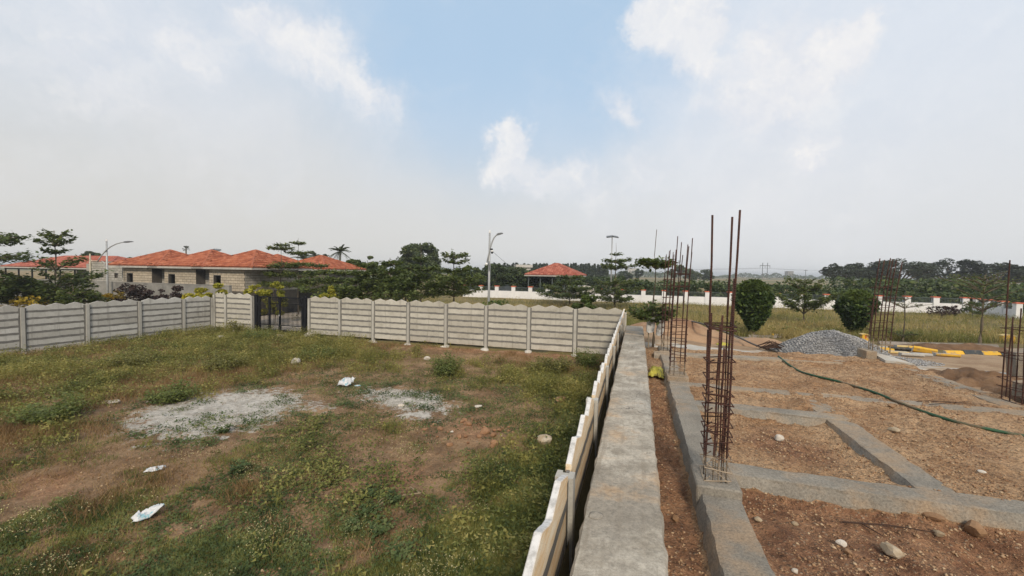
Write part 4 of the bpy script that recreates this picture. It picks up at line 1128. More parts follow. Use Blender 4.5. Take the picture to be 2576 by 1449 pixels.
# ------------------------------------------------------------------ white boundary wall with capped posts and railings
def white_wall(name, label, P0, P1, n, zf, hp=1.48, hw_=0.95):
    (xa, ya), (xb, yb) = P0, P1
    an = math.atan2(yb - ya, xb - xa); L = math.hypot(xb - xa, yb - ya)
    t = thing(name, label, 'boundary wall', (xa, ya, 0), an, 'white boundary walls across the field')
    for i in range(n + 1):
        xx = L * i / n; z = zf(i / n)
        p = MB().box(xx - 0.23, xx + 0.23, -0.2, 0.2, z - 0.4, z + hp).build('post', M['white'], t)
        MB().box(xx - 0.28, xx + 0.28, -0.25, 0.25, z + hp + .002, z + hp + 0.09).build('cap', M['orange'], p)
        if i < n:
            x0, x1 = xx + 0.233, L * (i + 1) / n - 0.233
            z1 = zf((i + 0.5) / n)
            MB().box(x0, x1, -0.115, 0.115, z1 - 0.4, z1 + hw_).build('panel', M['white'], t)
            r = MB()
            r.box(x0 + .01, x1 - .01, -0.02, 0.02, z1 + hp - 0.06, z1 + hp - 0.02); r.box(x0 + .01, x1 - .01, -0.02, 0.02, z1 + hw_ + 0.03, z1 + hw_ + 0.06)
            nb = 16
            for q in range(1, nb): r.box(x0 + (x1 - x0) * q / nb - 0.012, x0 + (x1 - x0) * q / nb + 0.012, -0.012, 0.012, z1 + hw_ + 0.06, z1 + hp - 0.06)
            for q in range(0, 2): r.box(x0 + 0.01 + q * (x1 - x0 - 0.05), x0 + 0.05 + q * (x1 - x0 - 0.05), -0.02, 0.02, z1 + hw_ + .002, z1 + hp - 0.06)
            r.build('railing', M['rail'], t)
    return t
WU = 50.0
def wpt(x): p = atu(x, 740, WU); return (p[0], p[1])
zw = lambda f: 0.66 + 0.06 * math.sin(f * 7)
white_wall('boundary_wall', 'white wall with orange capped posts along the left of the field near the lamp post', wpt(1170), wpt(1378), 5, lambda f: 0.66)
white_wall('boundary_wall', 'longest white wall with orange capped posts and railings crossing the whole field', wpt(1470), wpt(2428), 16, lambda f: 0.62 + 0.12 * f)
q0 = wpt(2428); q1 = atd(2560, 760, 34.5)
white_wall('boundary_wall', 'white wall turning towards the viewer at the right end of the field', (q0[0] + 0.5, q0[1] - 0.6), (q1[0], q1[1]), 3, lambda f: 0.70 - 0.1 * f)
# broken low piece of the wall left of the second stretch
e0 = wpt(1378); e1 = wpt(1470)
mb = MB()
ang = math.atan2(e1[1] - e0[1], e1[0] - e0[0]); LL = math.hypot(e1[0] - e0[0], e1[1] - e0[1])
poly = [(0.25, 0.3), (LL - 0.25, 0.3), (LL - 0.25, 1.0), (LL * 0.72, 0.85), (LL * 0.55, 1.25), (LL * 0.40, 1.0), (LL * 0.22, 1.35), (0.25, 1.55)]
mb.add([(x, -0.11, z) for x, z in poly] + [(x, 0.11, z) for x, z in poly], [tuple(range(8)), tuple(range(15, 7, -1))] + [(i, i + 8, (i + 1) % 8 + 8, (i + 1) % 8) for i in range(8)])
o = mb.build('broken_wall', M['white'], None, False, (e0[0], e0[1], 0), (0, 0, ang))
tag(o, 'broken low piece of white wall with a ragged top behind the layered field tree', 'wall')

# ------------------------------------------------------------------ lamps, masts, wires
def street_lamp(label, x, ytop, depth, arm, cam_=False):
    p = atd(x, ytop, depth); u, v = UV(p[0], p[1])
    zg = float(z_outer(u, v)); H = p[2] - zg
    t = thing('street_lamp', label, 'street lamp', (p[0], p[1], zg), 0, 'street lamps beyond the precast walls')
    MB().tube([(0, 0, -0.3), (0, 0, H * 0.45), (0, 0, H)], [0.085, 0.075, 0.055], 10).build('pole', M['galv'], t, True)
    f = MB().ball((0, 0, H + 0.07), 0.075, 10, 0.8); f.tube([(0, 0, H + .1), (0, 0, H + 0.2)], [0.03, 0.05], 8)
    f.build('finial', M['glasswhite'], t, True)
    pts = [(ax, -0.10, H + az) for ax, az in arm[0]]
    MB().tube(pts, [0.04] * len(pts), 8).build('arm', M['galv'], t, True)
    hx, hz, dx, dz = arm[1]
    an = math.atan2(dz, dx); L = math.hypot(dx, dz)
    hd = MB(); W_ = 0.11
    pr = [(0, 0.05), (0.1, 0.075), (L * 0.75, 0.06), (L, 0.02), (L, -0.02), (L * 0.3, -0.035), (0, -0.03)]
    hd.add([(a, -W_, b) for a, b in pr] + [(a, W_, b) for a, b in pr], [tuple(range(7)), tuple(range(13, 6, -1))] + [(i, i + 7, (i + 1) % 7 + 7, (i + 1) % 7) for i in range(7)])
    hd.build('lamp_head', M['lampgrey'], t, False, (hx, -0.10, H + hz), (0, -an, 0))
    if cam_:
        c = MB().box(-0.05, 0.11, -0.2, -0.06, -0.02, 0.06).build('camera_bracket', M['black'], t, False, (0.09, 0, H - 0.93))
        c = MB().ball((0.16, -0.13, H - 1.02), 0.085, 12, 0.8).build('security_camera', M['glasswhite'], t, True)
        MB().ball((0.16, -0.13, H - 1.11), 0.075, 10, 0.9).build('camera_dome', M['black'], c, True)
        MB().ball((-0.16, -0.13, H - 1.78), 0.085, 12).build('globe', M['glasswhite'], t, True)
        MB().tube([(-0.02, -0.1, H - 1.6), (0.0, -0.11, H - 1.9), (0.0, -0.09, H - 2.1)], 0.025, 6).build('cable', M['black'], t)
        MB().box(-0.02, 0.02, -0.1, -0.07, H - 2.2, H - 2.1).build('junction_box', M['black'], t)
    else:
        MB().tube([(-0.33, -0.1, H - 1.52), (-0.22, -0.1, H - 1.56), (-0.1, -0.1, H - 1.7), (-0.03, -0.08, H - 1.95)], 0.03, 8).build('bracket', M['galv'], t)
    return t, H, p
L1, H1, p1 = street_lamp('grey street lamp with a long curved arm in front of the roofless block building', 268, 608, 33.0,
            ([(-0.66, -1.6), (-0.5, -1.35), (-0.28, -1.05), (0.05, -0.68), (0.4, -0.4), (0.85, -0.17), (1.3, -0.05), (1.6, -0.01)], (1.52, -0.04, 0.60, 0.08)))
L2, H2, p2 = street_lamp('grey street lamp with a short arm and a white security camera behind the precast wall', 1232, 588, 24.6,
            ([(-0.13, -1.72), (-0.07, -1.35), (0.02, -0.95), (0.13, -0.55), (0.25, -0.25), (0.38, -0.10), (0.50, -0.03)], (0.42, -0.07, 0.36, 0.10)), True)
# service wire from the lamp camera down to the gazebo side
a = Vector((p2[0] + 0.12, p2[1] - 0.1, p2[2] - 0.97)); bq = Vector(atd(1325, 690, 50))
wr = MB(); pts = [a.lerp(bq, i / 12) + Vector((0, 0, -1.1 * (i / 12) * (1 - i / 12))) for i in range(13)]
wr.tube(pts, 0.012, 4); ow = wr.build('overhead_wire', M['wire']); tag(ow, 'thin grey wire sloping down from the lamp with the camera', 'wire')
def mast(label, x, ytop, depth, span, zg=0.7, dark=False):
    p = atd(x, ytop, depth); H = p[2] - zg
    t = thing('floodlight_mast', label, 'floodlight', (p[0], p[1], zg), 0, 'floodlight masts behind the plots')
    MB().tube([(0, 0, 0), (0, 0, H)], [0.13, 0.08], 10).build('pole', M['galv'], t, True)
    MB().box(-span, span, -0.05, 0.05, H - 0.06, H + 0.04).build('crossarm', M['lampgrey'], t)
    for s in (-1, 1):
        h = MB().box(-0.42, 0.42, -0.32, 0.32, -0.07, 0.09)
        h.build('lamp_head', M['lampgrey'], t, False, (s * span * 0.85, -0.1, H + 0.02), (0.35, 0.12 * s, 0.2 * s))
    return t
mast('tall thin floodlight mast with two lamps above the layered tree behind the white wall', 1540, 596, 64, 0.55)
mast('double floodlight showing just above the middle orange roof', 541, 629, 75, 0.65, 0.5)
def pylon(label, x, ytop, depth, hw, H):
    p = atd(x, ytop, depth)
    t = thing('power_pylon', label, 'pylon', (p[0], p[1], p[2] - H), 0, 'power poles on the horizon')
    if hw > 0:
        for s in (-1, 1): MB().tube([(s * hw, 0, 0), (s * hw, 0, H)], 0.24, 6).build('pole', M['lampgrey'], t)
        MB().box(-hw * 2.1, hw * 2.1, -0.2, 0.2, H * 0.80, H * 0.80 + 0.45).build('crossarm', M['lampgrey'], t)
        MB().box(-hw, hw, -0.1, 0.1, H * 0.30, H * 0.30 + 0.35).build('brace', M['lampgrey'], t)
        for s in (-2.05, 0, 2.05): MB().tube([(s * hw, 0, H * 0.80), (s * hw, 0, H * 0.66)], 0.14, 6).build('insulator', M['lampgrey'], t)
    else:
        MB().tube([(0, 0, 0), (0, 0, H)], 0.17, 6).build('pole', M['lampgrey'], t)
        MB().box(-1.3, 1.3, -0.1, 0.1, H * 0.9, H * 0.9 + 0.22).build('crossarm', M['lampgrey'], t)
    return t, p
PA, pa = pylon('wooden H-frame power pylon on the horizon above the clipped shrubs', 1925, 661, 330, 1.9, 12.5)
PB, pb = pylon('single power pole on the horizon right of the H-frame pylon', 2027, 678, 300, 0, 8.0)
wires = MB()
for s in (-3.9, 0, 3.9):
    for (xa, da, xb, db) in ((1500, 420, 1925, 330), (1925, 330, 2250, 262)):
        A0 = Vector(atd(xa, 675, da)); B0 = Vector(atd(xb, 675, db)); z_ = pa[2] - 4.2
        A0.z = z_; B0.z = z_
        pts = [A0.lerp(B0, i / 10) + Vector((s, 0, -3.2 * 4 * (i / 10) * (1 - i / 10) * 0.5)) for i in range(11)]
        wires.tube(pts, 0.035, 3)
ow = wires.build('power_line', M['wire']); tag(ow, 'three thin power wires strung along the horizon through the H-frame pylon', 'power line')
def far_building(label, x, y, depth, wd, ht, mat):
    p = atd(x, y, depth)
    t = thing('distant_building', label, 'building', (p[0], p[1], p[2] - 0.2), 0.2, 'distant buildings')
    MB().box(-wd / 2, wd / 2, 0, wd * 0.6, 0, ht).build('wall', mat, t)
    MB().box(-wd / 2 - 0.3, wd / 2 + 0.3, -0.3, wd * 0.6 + 0.3, ht + .01, ht + 0.5).build('roof', mat, t)
    n = max(2, int(wd / 3.5))
    for i in range(n):
        xc = -wd / 2 + wd * (i + 0.5) / n
        MB().box(xc - 0.6, xc + 0.6, -0.06, -0.01, ht * 0.35, ht * 0.7).build('window', M['darkopen'], t)
far_building('pale distant building between the two layered trees on the horizon', 1593, 692, 420, 11, 6.5, M['farwall'])
far_building('small grey distant block on the horizon left of the rain trees', 1989, 693, 520, 8, 5.0, M['plaster'])
far_building('low white flat-roofed shed beside the gazebo roof', 1318, 694, 75, 2.4, 1.7, M['farwall'])

# ------------------------------------------------------------------ trees
def leaves(name, P, size, mat, parent, flat=0.6, elong=1.7, k_=4):
    """one small leaf face for every point"""
    n = len(P); P = np.asarray(P, float)
    size = np.broadcast_to(size, (n,)) * rng.uniform(0.7, 1.3, n)
    nr = rng.normal(size=(n, 3)); nr[:, 2] = np.abs(nr[:, 2]) + flat * 3 * rng.uniform(0.4, 1, n)
    nr /= np.linalg.norm(nr, axis=1)[:, None]
    a = np.cross(nr, rng.normal(size=(n, 3))); a /= np.linalg.norm(a, axis=1)[:, None] + 1e-9
    b = np.cross(nr, a)
    s = size[:, None]
    if k_ == 4:
        V = np.stack([P + a * s * elong / 2, P + b * s / 2, P - a * s * elong / 2, P - b * s / 2], 1).reshape(-1, 3)
        Fc = np.arange(4 * n).reshape(n, 4)
    else:
        V = np.stack([P + a * s * elong / 2, P + b * s / 2 - a * s * 0.4, P - b * s / 2 - a * s * 0.4], 1).reshape(-1, 3)
        Fc = np.arange(3 * n).reshape(n, 3)
    return ob(name, fast(V, Fc, mat, False, name), parent)
GRP_L = 'layered terrace trees'
def layered_tree(label, p, H, tiers, lean=(0, 0), dens=1.0, lsize=0.11, mat='leaf', trunk_r=0.05, rise=0.30, leader=0.0, group=GRP_L, bark='bark', gap=0.25, thick=0.15):
    """tree with flat tiers of sprays; tiers: (height, radius, share of leaves)"""
    t = thing('layered_tree', label, 'tree', p, random.uniform(0, 6), group)
    tr = MB()
    pts = []
    for q in range(9):
        f = q / 8
        pts.append((lean[0] * f * f * H + 0.03 * math.sin(q * 1.3), lean[1] * f * f * H + 0.03 * math.cos(q * 1.7), H * f))
    tr.tube(pts, [trunk_r * (1.15 - 0.95 * q / 8) for q in range(9)], 6)
    if leader > 0: tr.tube([pts[-1], (pts[-1][0] + 0.04, pts[-1][1], H + leader)], [trunk_r * 0.25, 0.008], 4)
    Pl = []
    for (h, R, share) in tiers:
        f = min(h / H, 1.0); cx, cy = lean[0] * f * f * H, lean[1] * f * f * H
        nb = random.randint(6, 8) if R > 0.5 else random.randint(4, 5)
        a0 = random.uniform(0, 6)
        for bq_ in range(nb):
            an = a0 + 2 * math.pi * bq_ / nb + random.uniform(-0.35, 0.35)
            L = R * random.uniform(0.62, 1.08)
            up = rise * random.uniform(0.6, 1.3)
            bp = []
            for q in range(6):
                s = q / 5
                bp.append(Vector((cx + math.cos(an) * L * s, cy + math.sin(an) * L * s, h - 0.12 * R + up * L * (s ** 0.8) + random.uniform(-.02, .02))))
            tr.tube(bp, [trunk_r * 0.42 * (1 - 0.85 * q / 5) + 0.004 for q in range(6)], 4)
            n = int(46 * L * dens * share * (0.11 / lsize) ** 1.5) + 4
            # sprays: side twigs leaving the limb, leaves flat around them
            nt_ = max(3, int(6 * L / 0.8))
            for q in range(nt_):
                s = gap + (1.02 - gap) * (q + random.random()) / nt_
                i = min(int(s * 5), 4); c = bp[i].lerp(bp[i + 1], s * 5 - i)
                side = random.choice((-1, 1)); tl = 0.42 * L * (1 - 0.55 * s) * random.uniform(0.5, 1.1)
                d = Vector((math.cos(an + side * random.uniform(0.5, 1.1)), math.sin(an + side * random.uniform(0.5, 1.1)), 0.12))
                m_ = max(3, n // nt_)
                tt = rng.uniform(0, 1, m_)
                q0 = np.array(c)[None] + np.array(d)[None] * (tt * tl)[:, None]
                q0 = q0 + rng.normal(size=(m_, 3)) * np.array([0.07, 0.07, thick * 0.45]) * (0.6 + R * 0.35)
                Pl.append(q0)
                if dens < 0.3: tr.tube([c, c + d * tl], [0.008, 0.004], 3)
    tr.build('trunk', M[bark], t)
    leaves('crown', np.concatenate(Pl), lsize, M[mat], t, 0.9)
    return t
def bushy_tree(label, p, H, R, name='bushy_tree', n=3500, lsize=0.16, mat='leaf', clumps=26, zc=0.58, zr=0.42, trunk_r=0.12, group=None, cat='tree', limbs=5, flat=0.3, bark='bark', crisp=0.26):
    """crown of many leaf clumps round a forked trunk"""
    t = thing(name, label, cat, p, random.uniform(0, 6), group)
    tr = MB()
    tr.tube([(0, 0, -0.2), (0.03, 0.02, H * 0.25), (0.0, 0.05, H * zc)], [trunk_r, trunk_r * 0.8, trunk_r * 0.35], 7)
    cs = []
    for q in range(clumps):
        th = random.uniform(0, 6.28); ph = math.acos(random.uniform(-0.75, 1)); rr = random.uniform(0.55, 1.0) ** 0.6
        c = Vector((R * rr * math.sin(ph) * math.cos(th), R * rr * math.sin(ph) * math.sin(th), H * zc + H * zr * rr * math.cos(ph)))
        cs.append((c, random.uniform(0.6, 1.25) * crisp * R))
    for q in range(min(limbs, clumps)):
        c = cs[q][0]; tr.tube([(0, 0, H * 0.28), (c.x * 0.5, c.y * 0.5, H * 0.25 + (c.z - H * 0.25) * 0.6), c], [trunk_r * 0.5, trunk_r * 0.3, 0.02], 5)
    tr.build('trunk', M[bark], t)
    Pl = []
    tot = sum(r * r for _, r in cs)
    for c, r in cs:
        m_ = max(12, int(n * r * r / tot))
        d = rng.normal(size=(m_, 3)); d /= np.linalg.norm(d, axis=1)[:, None]
        rad = r * rng.uniform(0.35, 1.0, m_) ** 0.5
        q0 = np.array(c)[None] + d * rad[:, None] * np.array([1.15, 1.15, 0.75])
        Pl.append(q0)
    P = np.concatenate(Pl); P[:, 2] = np.maximum(P[:, 2], 0.05)
    leaves('crown', P, lsize, M[mat], t, flat)
    return t
def gp(x, depth, off=0.0):
    """ground point under a column of the photograph at a depth"""
    d = ray(x, 690); t = depth / d[1] * 1.0
    X, Y = d[0] * t, d[1] * t; u, v = UV(X, Y)
    return (X, Y, float(z_outer(u, v)) + off)
def hgt(y, x, depth, p): return atd(x, y, depth)[2] - p[2]

# trees in the open field (their bases are visible)
def field_tree(label, xb, yb, ytop, tiers, **kw):
    p = ground(xb, yb); dep = p[1] * math.cos(PITCH) - (p[2] - CAMZ) * math.sin(PITCH)
    H = (yb - ytop) * dep / FOC
    sc = dep / FOC
    return layered_tree(label, p, H, [((yb - yy) * sc, rr * sc, sh) for (yy, rr, sh) in tiers], **kw)
field_tree('umbrella-shaped layered tree behind the gravel heap', 2021, 815, 698, [(782, 66, 2.4), (770, 54, 1.6), (732, 44, 1.6), (714, 26, 1.0)], rise=0.62, lsize=0.085, dens=1.5, trunk_r=0.05)
field_tree('small nearly leafless layered tree between the clipped shrub and the yellow marker', 2272, 862, 732, [(770, 46, 0.7), (752, 26, 0.5), (843, 32, 3.2)], rise=0.42, lsize=0.05, dens=0.24, trunk_r=0.035)
field_tree('tall thin-leaved layered tree at the right edge of the dry field', 2466, 872, 692, [(775, 62, 1.2), (752, 70, 1.0), (728, 84, 1.2), (712, 60, 1.0), (700, 34, 0.8)], rise=0.46, lsize=0.055, dens=0.30, trunk_r=0.055)
field_tree('low wide layered tree in front of the red gazebo', 1432, 768, 690, [(744, 78, 1.7), (730, 68, 1.6), (714, 46, 1.5), (698, 30, 1.3)], lsize=0.14, dens=2.2, trunk_r=0.07, rise=0.26)
field_tree('two-storeyed layered tree in front of the floodlight mast', 1546, 776, 636, [(754, 58, 1.7), (736, 64, 1.8), (714, 52, 1.5), (674, 44, 1.8), (658, 38, 1.5), (641, 14, 0.9)], lsize=0.13, dens=1.5, trunk_r=0.08, rise=0.28, leader=0.9)
sap = ground(1641, 880)
field_tree('slim layered tree with white sacks tied to its trunk at the wall end', 1641, 880, 645, [(800, 56, 1.1), (788, 62, 1.4), (774, 40, 0.9), (668, 56, 1.3), (660, 46, 1.0)], lsize=0.075, dens=1.3, trunk_r=0.035, rise=0.26, leader=0.75, lean=(0.002, 0.0))
# clipped shrubs
def clipped_shrub(label, xb, yb, ytop, wpx):
    p = ground(xb, yb); sc = p[1] / FOC
    H = (yb - ytop) * sc; R = wpx / 2 * sc
    t = thing('clipped_shrub', label, 'shrub', p, random.uniform(0, 6), 'clipped round shrubs in the field')
    tr = MB()
    for q in range(5):
        an = q * 1.26; tr.tube([(0.03 * math.cos(an), 0.03 * math.sin(an), -0.1), (0.10 * math.cos(an), 0.10 * math.sin(an), H * 0.22), (0.32 * R * math.cos(an) * 1.6, 0.32 * R * math.sin(an) * 1.6, H * 0.6)], [0.035, 0.028, 0.012], 5)
    tr.build('trunk', M['bark_pale'], t)
    n = 8000
    z = 0.14 + 0.86 * rng.uniform(0, 1, n) ** 0.9
    prof = np.interp(z, [0, 0.14, 0.26, 0.42, 0.60, 0.74, 0.87, 0.95, 1.0], [0.08, 0.20, 0.42, 0.70, 0.94, 1.0, 0.80, 0.50, 0.2])
    an = rng.uniform(0, 2 * math.pi, n)
    bump = (1 + 0.07 * np.abs(rng.normal(size=n))) * (1 + 0.36 * (fbm(an * 1.6 + xb, z * 5, 9, 4) - 0.5) * 2)
    rad = 0.86 * R * prof * bump * rng.uniform(0.55, 1.0, n) ** 0.35
    P = np.stack([rad * np.cos(an), rad * np.sin(an), z * H + rng.normal(size=n) * 0.03], -1)
    leaves('crown', P[z <= 0.80], 0.12, M['leaf_dark'], t, 0.12, 2.1)
    leaves('new_growth', P[z > 0.80], 0.11, M['leaf_light'], t, 0.3, 1.9)
    return t
clipped_shrub('dense clipped egg-shaped shrub left of the gravel heap, fully in view', 1893, 847, 706, 94)
clipped_shrub('dense clipped egg-shaped shrub standing right behind the leaning rebar cage', 2150, 846, 731, 90)

# trees behind the precast walls
def behind(label, x, depth, ytop, tiers, **kw):
    p = gp(x, depth); H = hgt(ytop, x, depth, p); sc = depth / FOC
    return layered_tree(label, p, H, [(hgt(yy, x, depth, p), rr * sc, sh) for (yy, rr, sh) in tiers], **kw)
behind('tall loose layered tree before the left pavilion with limbs reaching right', 140, 25.5, 580, [(598, 30, 1.0), (616, 38, 1.1), (636, 28, 0.9), (672, 66, 1.1), (716, 78, 1.6), (734, 92, 1.8), (752, 96, 1.6)], lsize=0.15, dens=1.2, trunk_r=0.08, rise=0.60)
behind('layered tree cut by the left edge of the photo', -48, 23.0, 570, [(596, 96, 1.3), (608, 84, 1.0), (648, 112, 1.3), (705, 100, 1.2), (728, 120, 1.2)], lsize=0.13, dens=1.3, trunk_r=0.10, rise=0.22)
behind('dark low layered tree left of the tall loose one', 42, 24.5, 698, [(716, 58, 1.6), (728, 86, 1.7), (740, 100, 1.8), (752, 104, 1.6)], lsize=0.13, dens=1.8, trunk_r=0.09, rise=0.18, thick=0.2)
behind('wide dark layered tree just left of the first street lamp', 182, 25.0, 716, [(734, 44, 1.4), (745, 60, 1.6), (756, 62, 1.5)], lsize=0.13, dens=1.7, trunk_r=0.08, rise=0.16, thick=0.2)
behind('slender young layered tree with two small top plates over the end house roof', 707, 32.0, 612, [(616, 18, 1.0), (624, 30, 1.3), (668, 44, 1.2), (688, 58, 1.4), (712, 60, 1.4)], lsize=0.10, dens=1.4, trunk_r=0.05, rise=0.14)
behind('slender young layered tree with a star-shaped top', 750, 32.5, 602, [(612, 20, 1.2), (636, 32, 1.0), (664, 48, 1.4), (690, 62, 1.5), (715, 66, 1.5)], lsize=0.10, dens=1.4, trunk_r=0.05, rise=0.16, leader=0.1)
behind('layered tree over the gap between end house and farther house', 800, 30, 655, [(668, 26, 1.2), (684, 44, 1.4), (706, 58, 1.5), (728, 60, 1.4)], lsize=0.12, dens=1.4, trunk_r=0.06, rise=0.18)
behind('layered tree in front of the right end of the orange roofs', 868, 28.5, 672, [(686, 40, 1.4), (704, 60, 1.6), (724, 76, 1.8), (744, 80, 1.6)], lsize=0.12, dens=1.8, trunk_r=0.07, rise=0.18, thick=0.18)
behind('broad layered tree first in the dense group right of the houses', 925, 28, 655, [(668, 30, 1.4), (688, 52, 1.8), (706, 68, 2.0), (726, 80, 2.0), (745, 80, 1.8)], lsize=0.12, dens=1.8, trunk_r=0.08, rise=0.2, thick=0.2)
behind('pale green layered tree in the middle of the dense group', 982, 29, 648, [(664, 26, 1.2), (684, 46, 1.8), (706, 62, 2.0), (726, 72, 2.0)], lsize=0.12, dens=1.8, trunk_r=0.08, rise=0.22, mat='leaf_light', thick=0.2)
behind('layered tree below the big round crown', 1058, 28, 645, [(652, 24, 1.3), (676, 46, 1.6), (698, 60, 2.0), (720, 74, 2.0), (740, 76, 1.6)], lsize=0.12, dens=1.7, trunk_r=0.08, rise=0.24, leader=0.9, thick=0.2)
behind('layered tree with an open airy top right of the big round crown', 1142, 27, 637, [(646, 38, 1.0), (660, 34, 0.9), (684, 48, 1.4), (702, 76, 1.8), (718, 90, 1.8), (738, 70, 1.4)], lsize=0.11, dens=1.5, trunk_r=0.08, rise=0.30, thick=0.16)
layered = None
# dense trees farther behind
for lab, x, dep, yt, wpx, mt in (('dark bushy tree left in the row behind the layered group', 893, 46, 650, 60, 'leaf'), ('second bushy tree behind the layered group, slightly taller', 940, 47, 646, 64, 'leaf'),
                                 ('third bushy tree just left of the big round crown', 985, 49, 652, 56, 'leaf_light'), ('low bushy tree between the airy layered tree and the lamp post', 1180, 60, 668, 70, 'leaf'),
                                 ('bushy tree right behind the second street lamp', 1245, 60, 664, 90, 'leaf_far'), ('bushy tree between the second street lamp and the gazebo', 1300, 61, 672, 80, 'leaf_far'),
                                 ('bushy dark tree at the left foot of the big round crown', 1020, 40, 676, 70, 'leaf')):
    p = gp(x, dep); H = hgt(yt, x, dep, p)
    bushy_tree(lab, p, H, wpx / 2 * dep / FOC, n=5200, lsize=0.19, mat=mt, clumps=38, zc=0.50, zr=0.50, group='bushy trees behind the layered group', crisp=0.24)
p = gp(1056, 72); bushy_tree('big round dark tree rising above all others left of the lamp post', p, hgt(611, 1056, 72, p), 48 * 72 / FOC, 'round_tree', n=17000, lsize=0.24, mat='leaf_far', clumps=85, zc=0.60, zr=0.38, trunk_r=0.3, crisp=0.27)
for lab, x, dep, yt, wpx in (('dark dome of a tree behind the roofless building', 228, 80, 633, 46), ('small distant tree between roofless building and orange roofs', 322, 95, 647, 34)):
    p = gp(x, dep); bushy_tree(lab, p, hgt(yt, x, dep, p), wpx / 2 * dep / FOC, n=2200, lsize=0.25, mat='leaf_far', clumps=24, zc=0.7, zr=0.3, group='trees behind the pavilion')
for lab, x, dep, yt, wpx in (('leftmost rain tree of the far right row', 2140, 92, 663, 118), ('second rain tree of the far right row, the broadest', 2262, 90, 655, 150), ('third rain tree of the far right row with an open underside', 2388, 92, 653, 134),
                             ('fourth rain tree of the far right row', 2500, 88, 658, 120), ('rain tree cut by the right edge of the photo', 2600, 86, 664, 110), ('rain tree filling in between the two leftmost ones', 2205, 98, 672, 90)):
    p = gp(x, dep)
    bushy_tree(lab, p, hgt(yt, x, dep, p), wpx / 2 * dep / FOC, 'rain_tree', n=6500, lsize=0.30, mat='leaf_rain_hazed', clumps=58, zc=0.66, zr=0.32, trunk_r=0.3, group='rain trees on the far right', limbs=16, flat=0.9, crisp=0.16)
for lab, x, dep, yt, wpx in (('distant dome-shaped tree left of the tall rebar', 1708, 150, 668, 50), ('distant tree right of the dome-shaped one', 1738, 160, 676, 38), ('distant low tree beside the nearest rebar', 1772, 170, 680, 40), ('far dark tree left of the pale distant building', 1575, 170, 682, 34), ('slim far tree beside the pale distant building', 1608, 170, 676, 20)):
    p = gp(x, dep); bushy_tree(lab, p, hgt(yt, x, dep, p), wpx / 2 * dep / FOC, n=1800, lsize=0.42, mat='leaf_far', clumps=26, zc=0.6, zr=0.4, group='distant trees near the horizon')
# palms
def palm(label, x, dep, ytop, fr, fan=False, name='coconut_palm'):
    p = gp(x, dep); H = hgt(ytop, x, dep, p)
    t = thing(name, label, 'palm', p, random.uniform(0, 6), 'palms behind the houses')
    hc = H - fr * 0.45
    MB().tube([(0, 0, -0.2), (0.1, 0, hc * 0.5), (0.05, 0.05, hc)], [0.20, 0.15, 0.12], 7).build('trunk', M['bark'], t)
    nf = 30 if fan else 22
    V = []; Fc = []
    for q in range(nf):
        an = 2.4 * q; el = random.uniform(-0.5, 1.35) if not fan else random.uniform(-0.7, 1.4)
        d = Vector((math.cos(an) * math.cos(el), math.sin(an) * math.cos(el), math.sin(el)))
        L = fr * random.uniform(0.8, 1.05) * (0.8 if fan else 1)
        side = d.cross(Vector((0, 0, 1))).normalized()
        droop = 0.45 if not fan else 0.1
        n = 12
        def pt(s): return Vector((0.05, 0.05, hc)) + d * L * s + Vector((0, 0, -droop * L * s * s))
        if fan:
            for w_ in np.linspace(-0.6, 0.6, 9):
                b = len(V); e = pt(0.55); dd = (d * math.cos(w_) + side * math.sin(w_)) * L * 0.48
                V += [e - side * 0.03, e + side * 0.03, e + dd + Vector((0, 0, 0.05)), e + dd * 0.98]; Fc.append((b, b + 1, b + 2, b + 3))
            b = len(V); V += [pt(0) - side * .03, pt(0) + side * .03, pt(.56) + side * .02, pt(.56) - side * .02]; Fc.append((b, b + 1, b + 2, b + 3))
        else:
            for i in range(1, n + 1):
                s = i / n; c = pt(s); ll = L * 0.26 * (1 - 0.6 * abs(s - 0.45))
                for sg in (-1, 1):
                    b = len(V); tip = c + side * sg * ll * 0.75 + d * ll * 0.45 + Vector((0, 0, -ll * 0.5))
                    V += [c - d * 0.06, c + d * 0.06, tip + d * 0.02, tip - d * 0.02]; Fc.append((b, b + 1, b + 2, b + 3))
            for i in range(n):
                b = len(V); V += [pt(i / n) - side * .03, pt(i / n) + side * .03, pt((i + 1) / n) + side * .02, pt((i + 1) / n) - side * .02]; Fc.append((b, b + 1, b + 2, b + 3))
    ob('crown', pyd(V, Fc, M['leaf_palm'], False, 'crown'), t)
    return t
palm('fan palm poking up between two orange roofs', 468, 85, 621, 0.85, True, 'fan_palm')
palm('tall coconut palm behind the right end of the orange roofs', 855, 62, 617, 1.95)
palm('shorter coconut palm left of the tall one', 793, 70, 632, 1.9)
palm('coconut palm half hidden behind the slender layered trees', 764, 66, 636, 2.2)
palm('small coconut palm top between the other palms', 818, 80, 640, 1.2)

# shrubs along the walls
def shrub(label, x, dep, ytop, wpx, mat, n=1500, ls=0.10, zbase=None, group=None, name='shrub'):
    p = gp(x, dep); H = hgt(ytop - 5, x, dep, p)
    return bushy_tree(label, p, H, wpx / 2 * dep / FOC, name, n=n, lsize=ls, mat=mat, clumps=22, zc=0.55, zr=0.45, trunk_r=0.04, group=group, cat='shrub', crisp=0.30)
GY, GM = 'yellow-green shrubs behind the walls', 'maroon shrubs before the block houses'
shrub('golden shrub left of the first street lamp foot', 258, 28, 742, 44, 'leaf_gold', 900, group=GY)
shrub('small golden shrub just right of the first street lamp', 290, 29, 728, 42, 'leaf_gold', 900, group=GY)
shrub('faint golden shrub under the dark trees at the left wall', 84, 23.5, 742, 90, 'leaf_gold', 700, group=GY)
shrub('large yellow-green shrub before the middle house, left of the wall corner', 532, 26.8, 714, 66, 'leaf_yellow', 3200, group=GY)
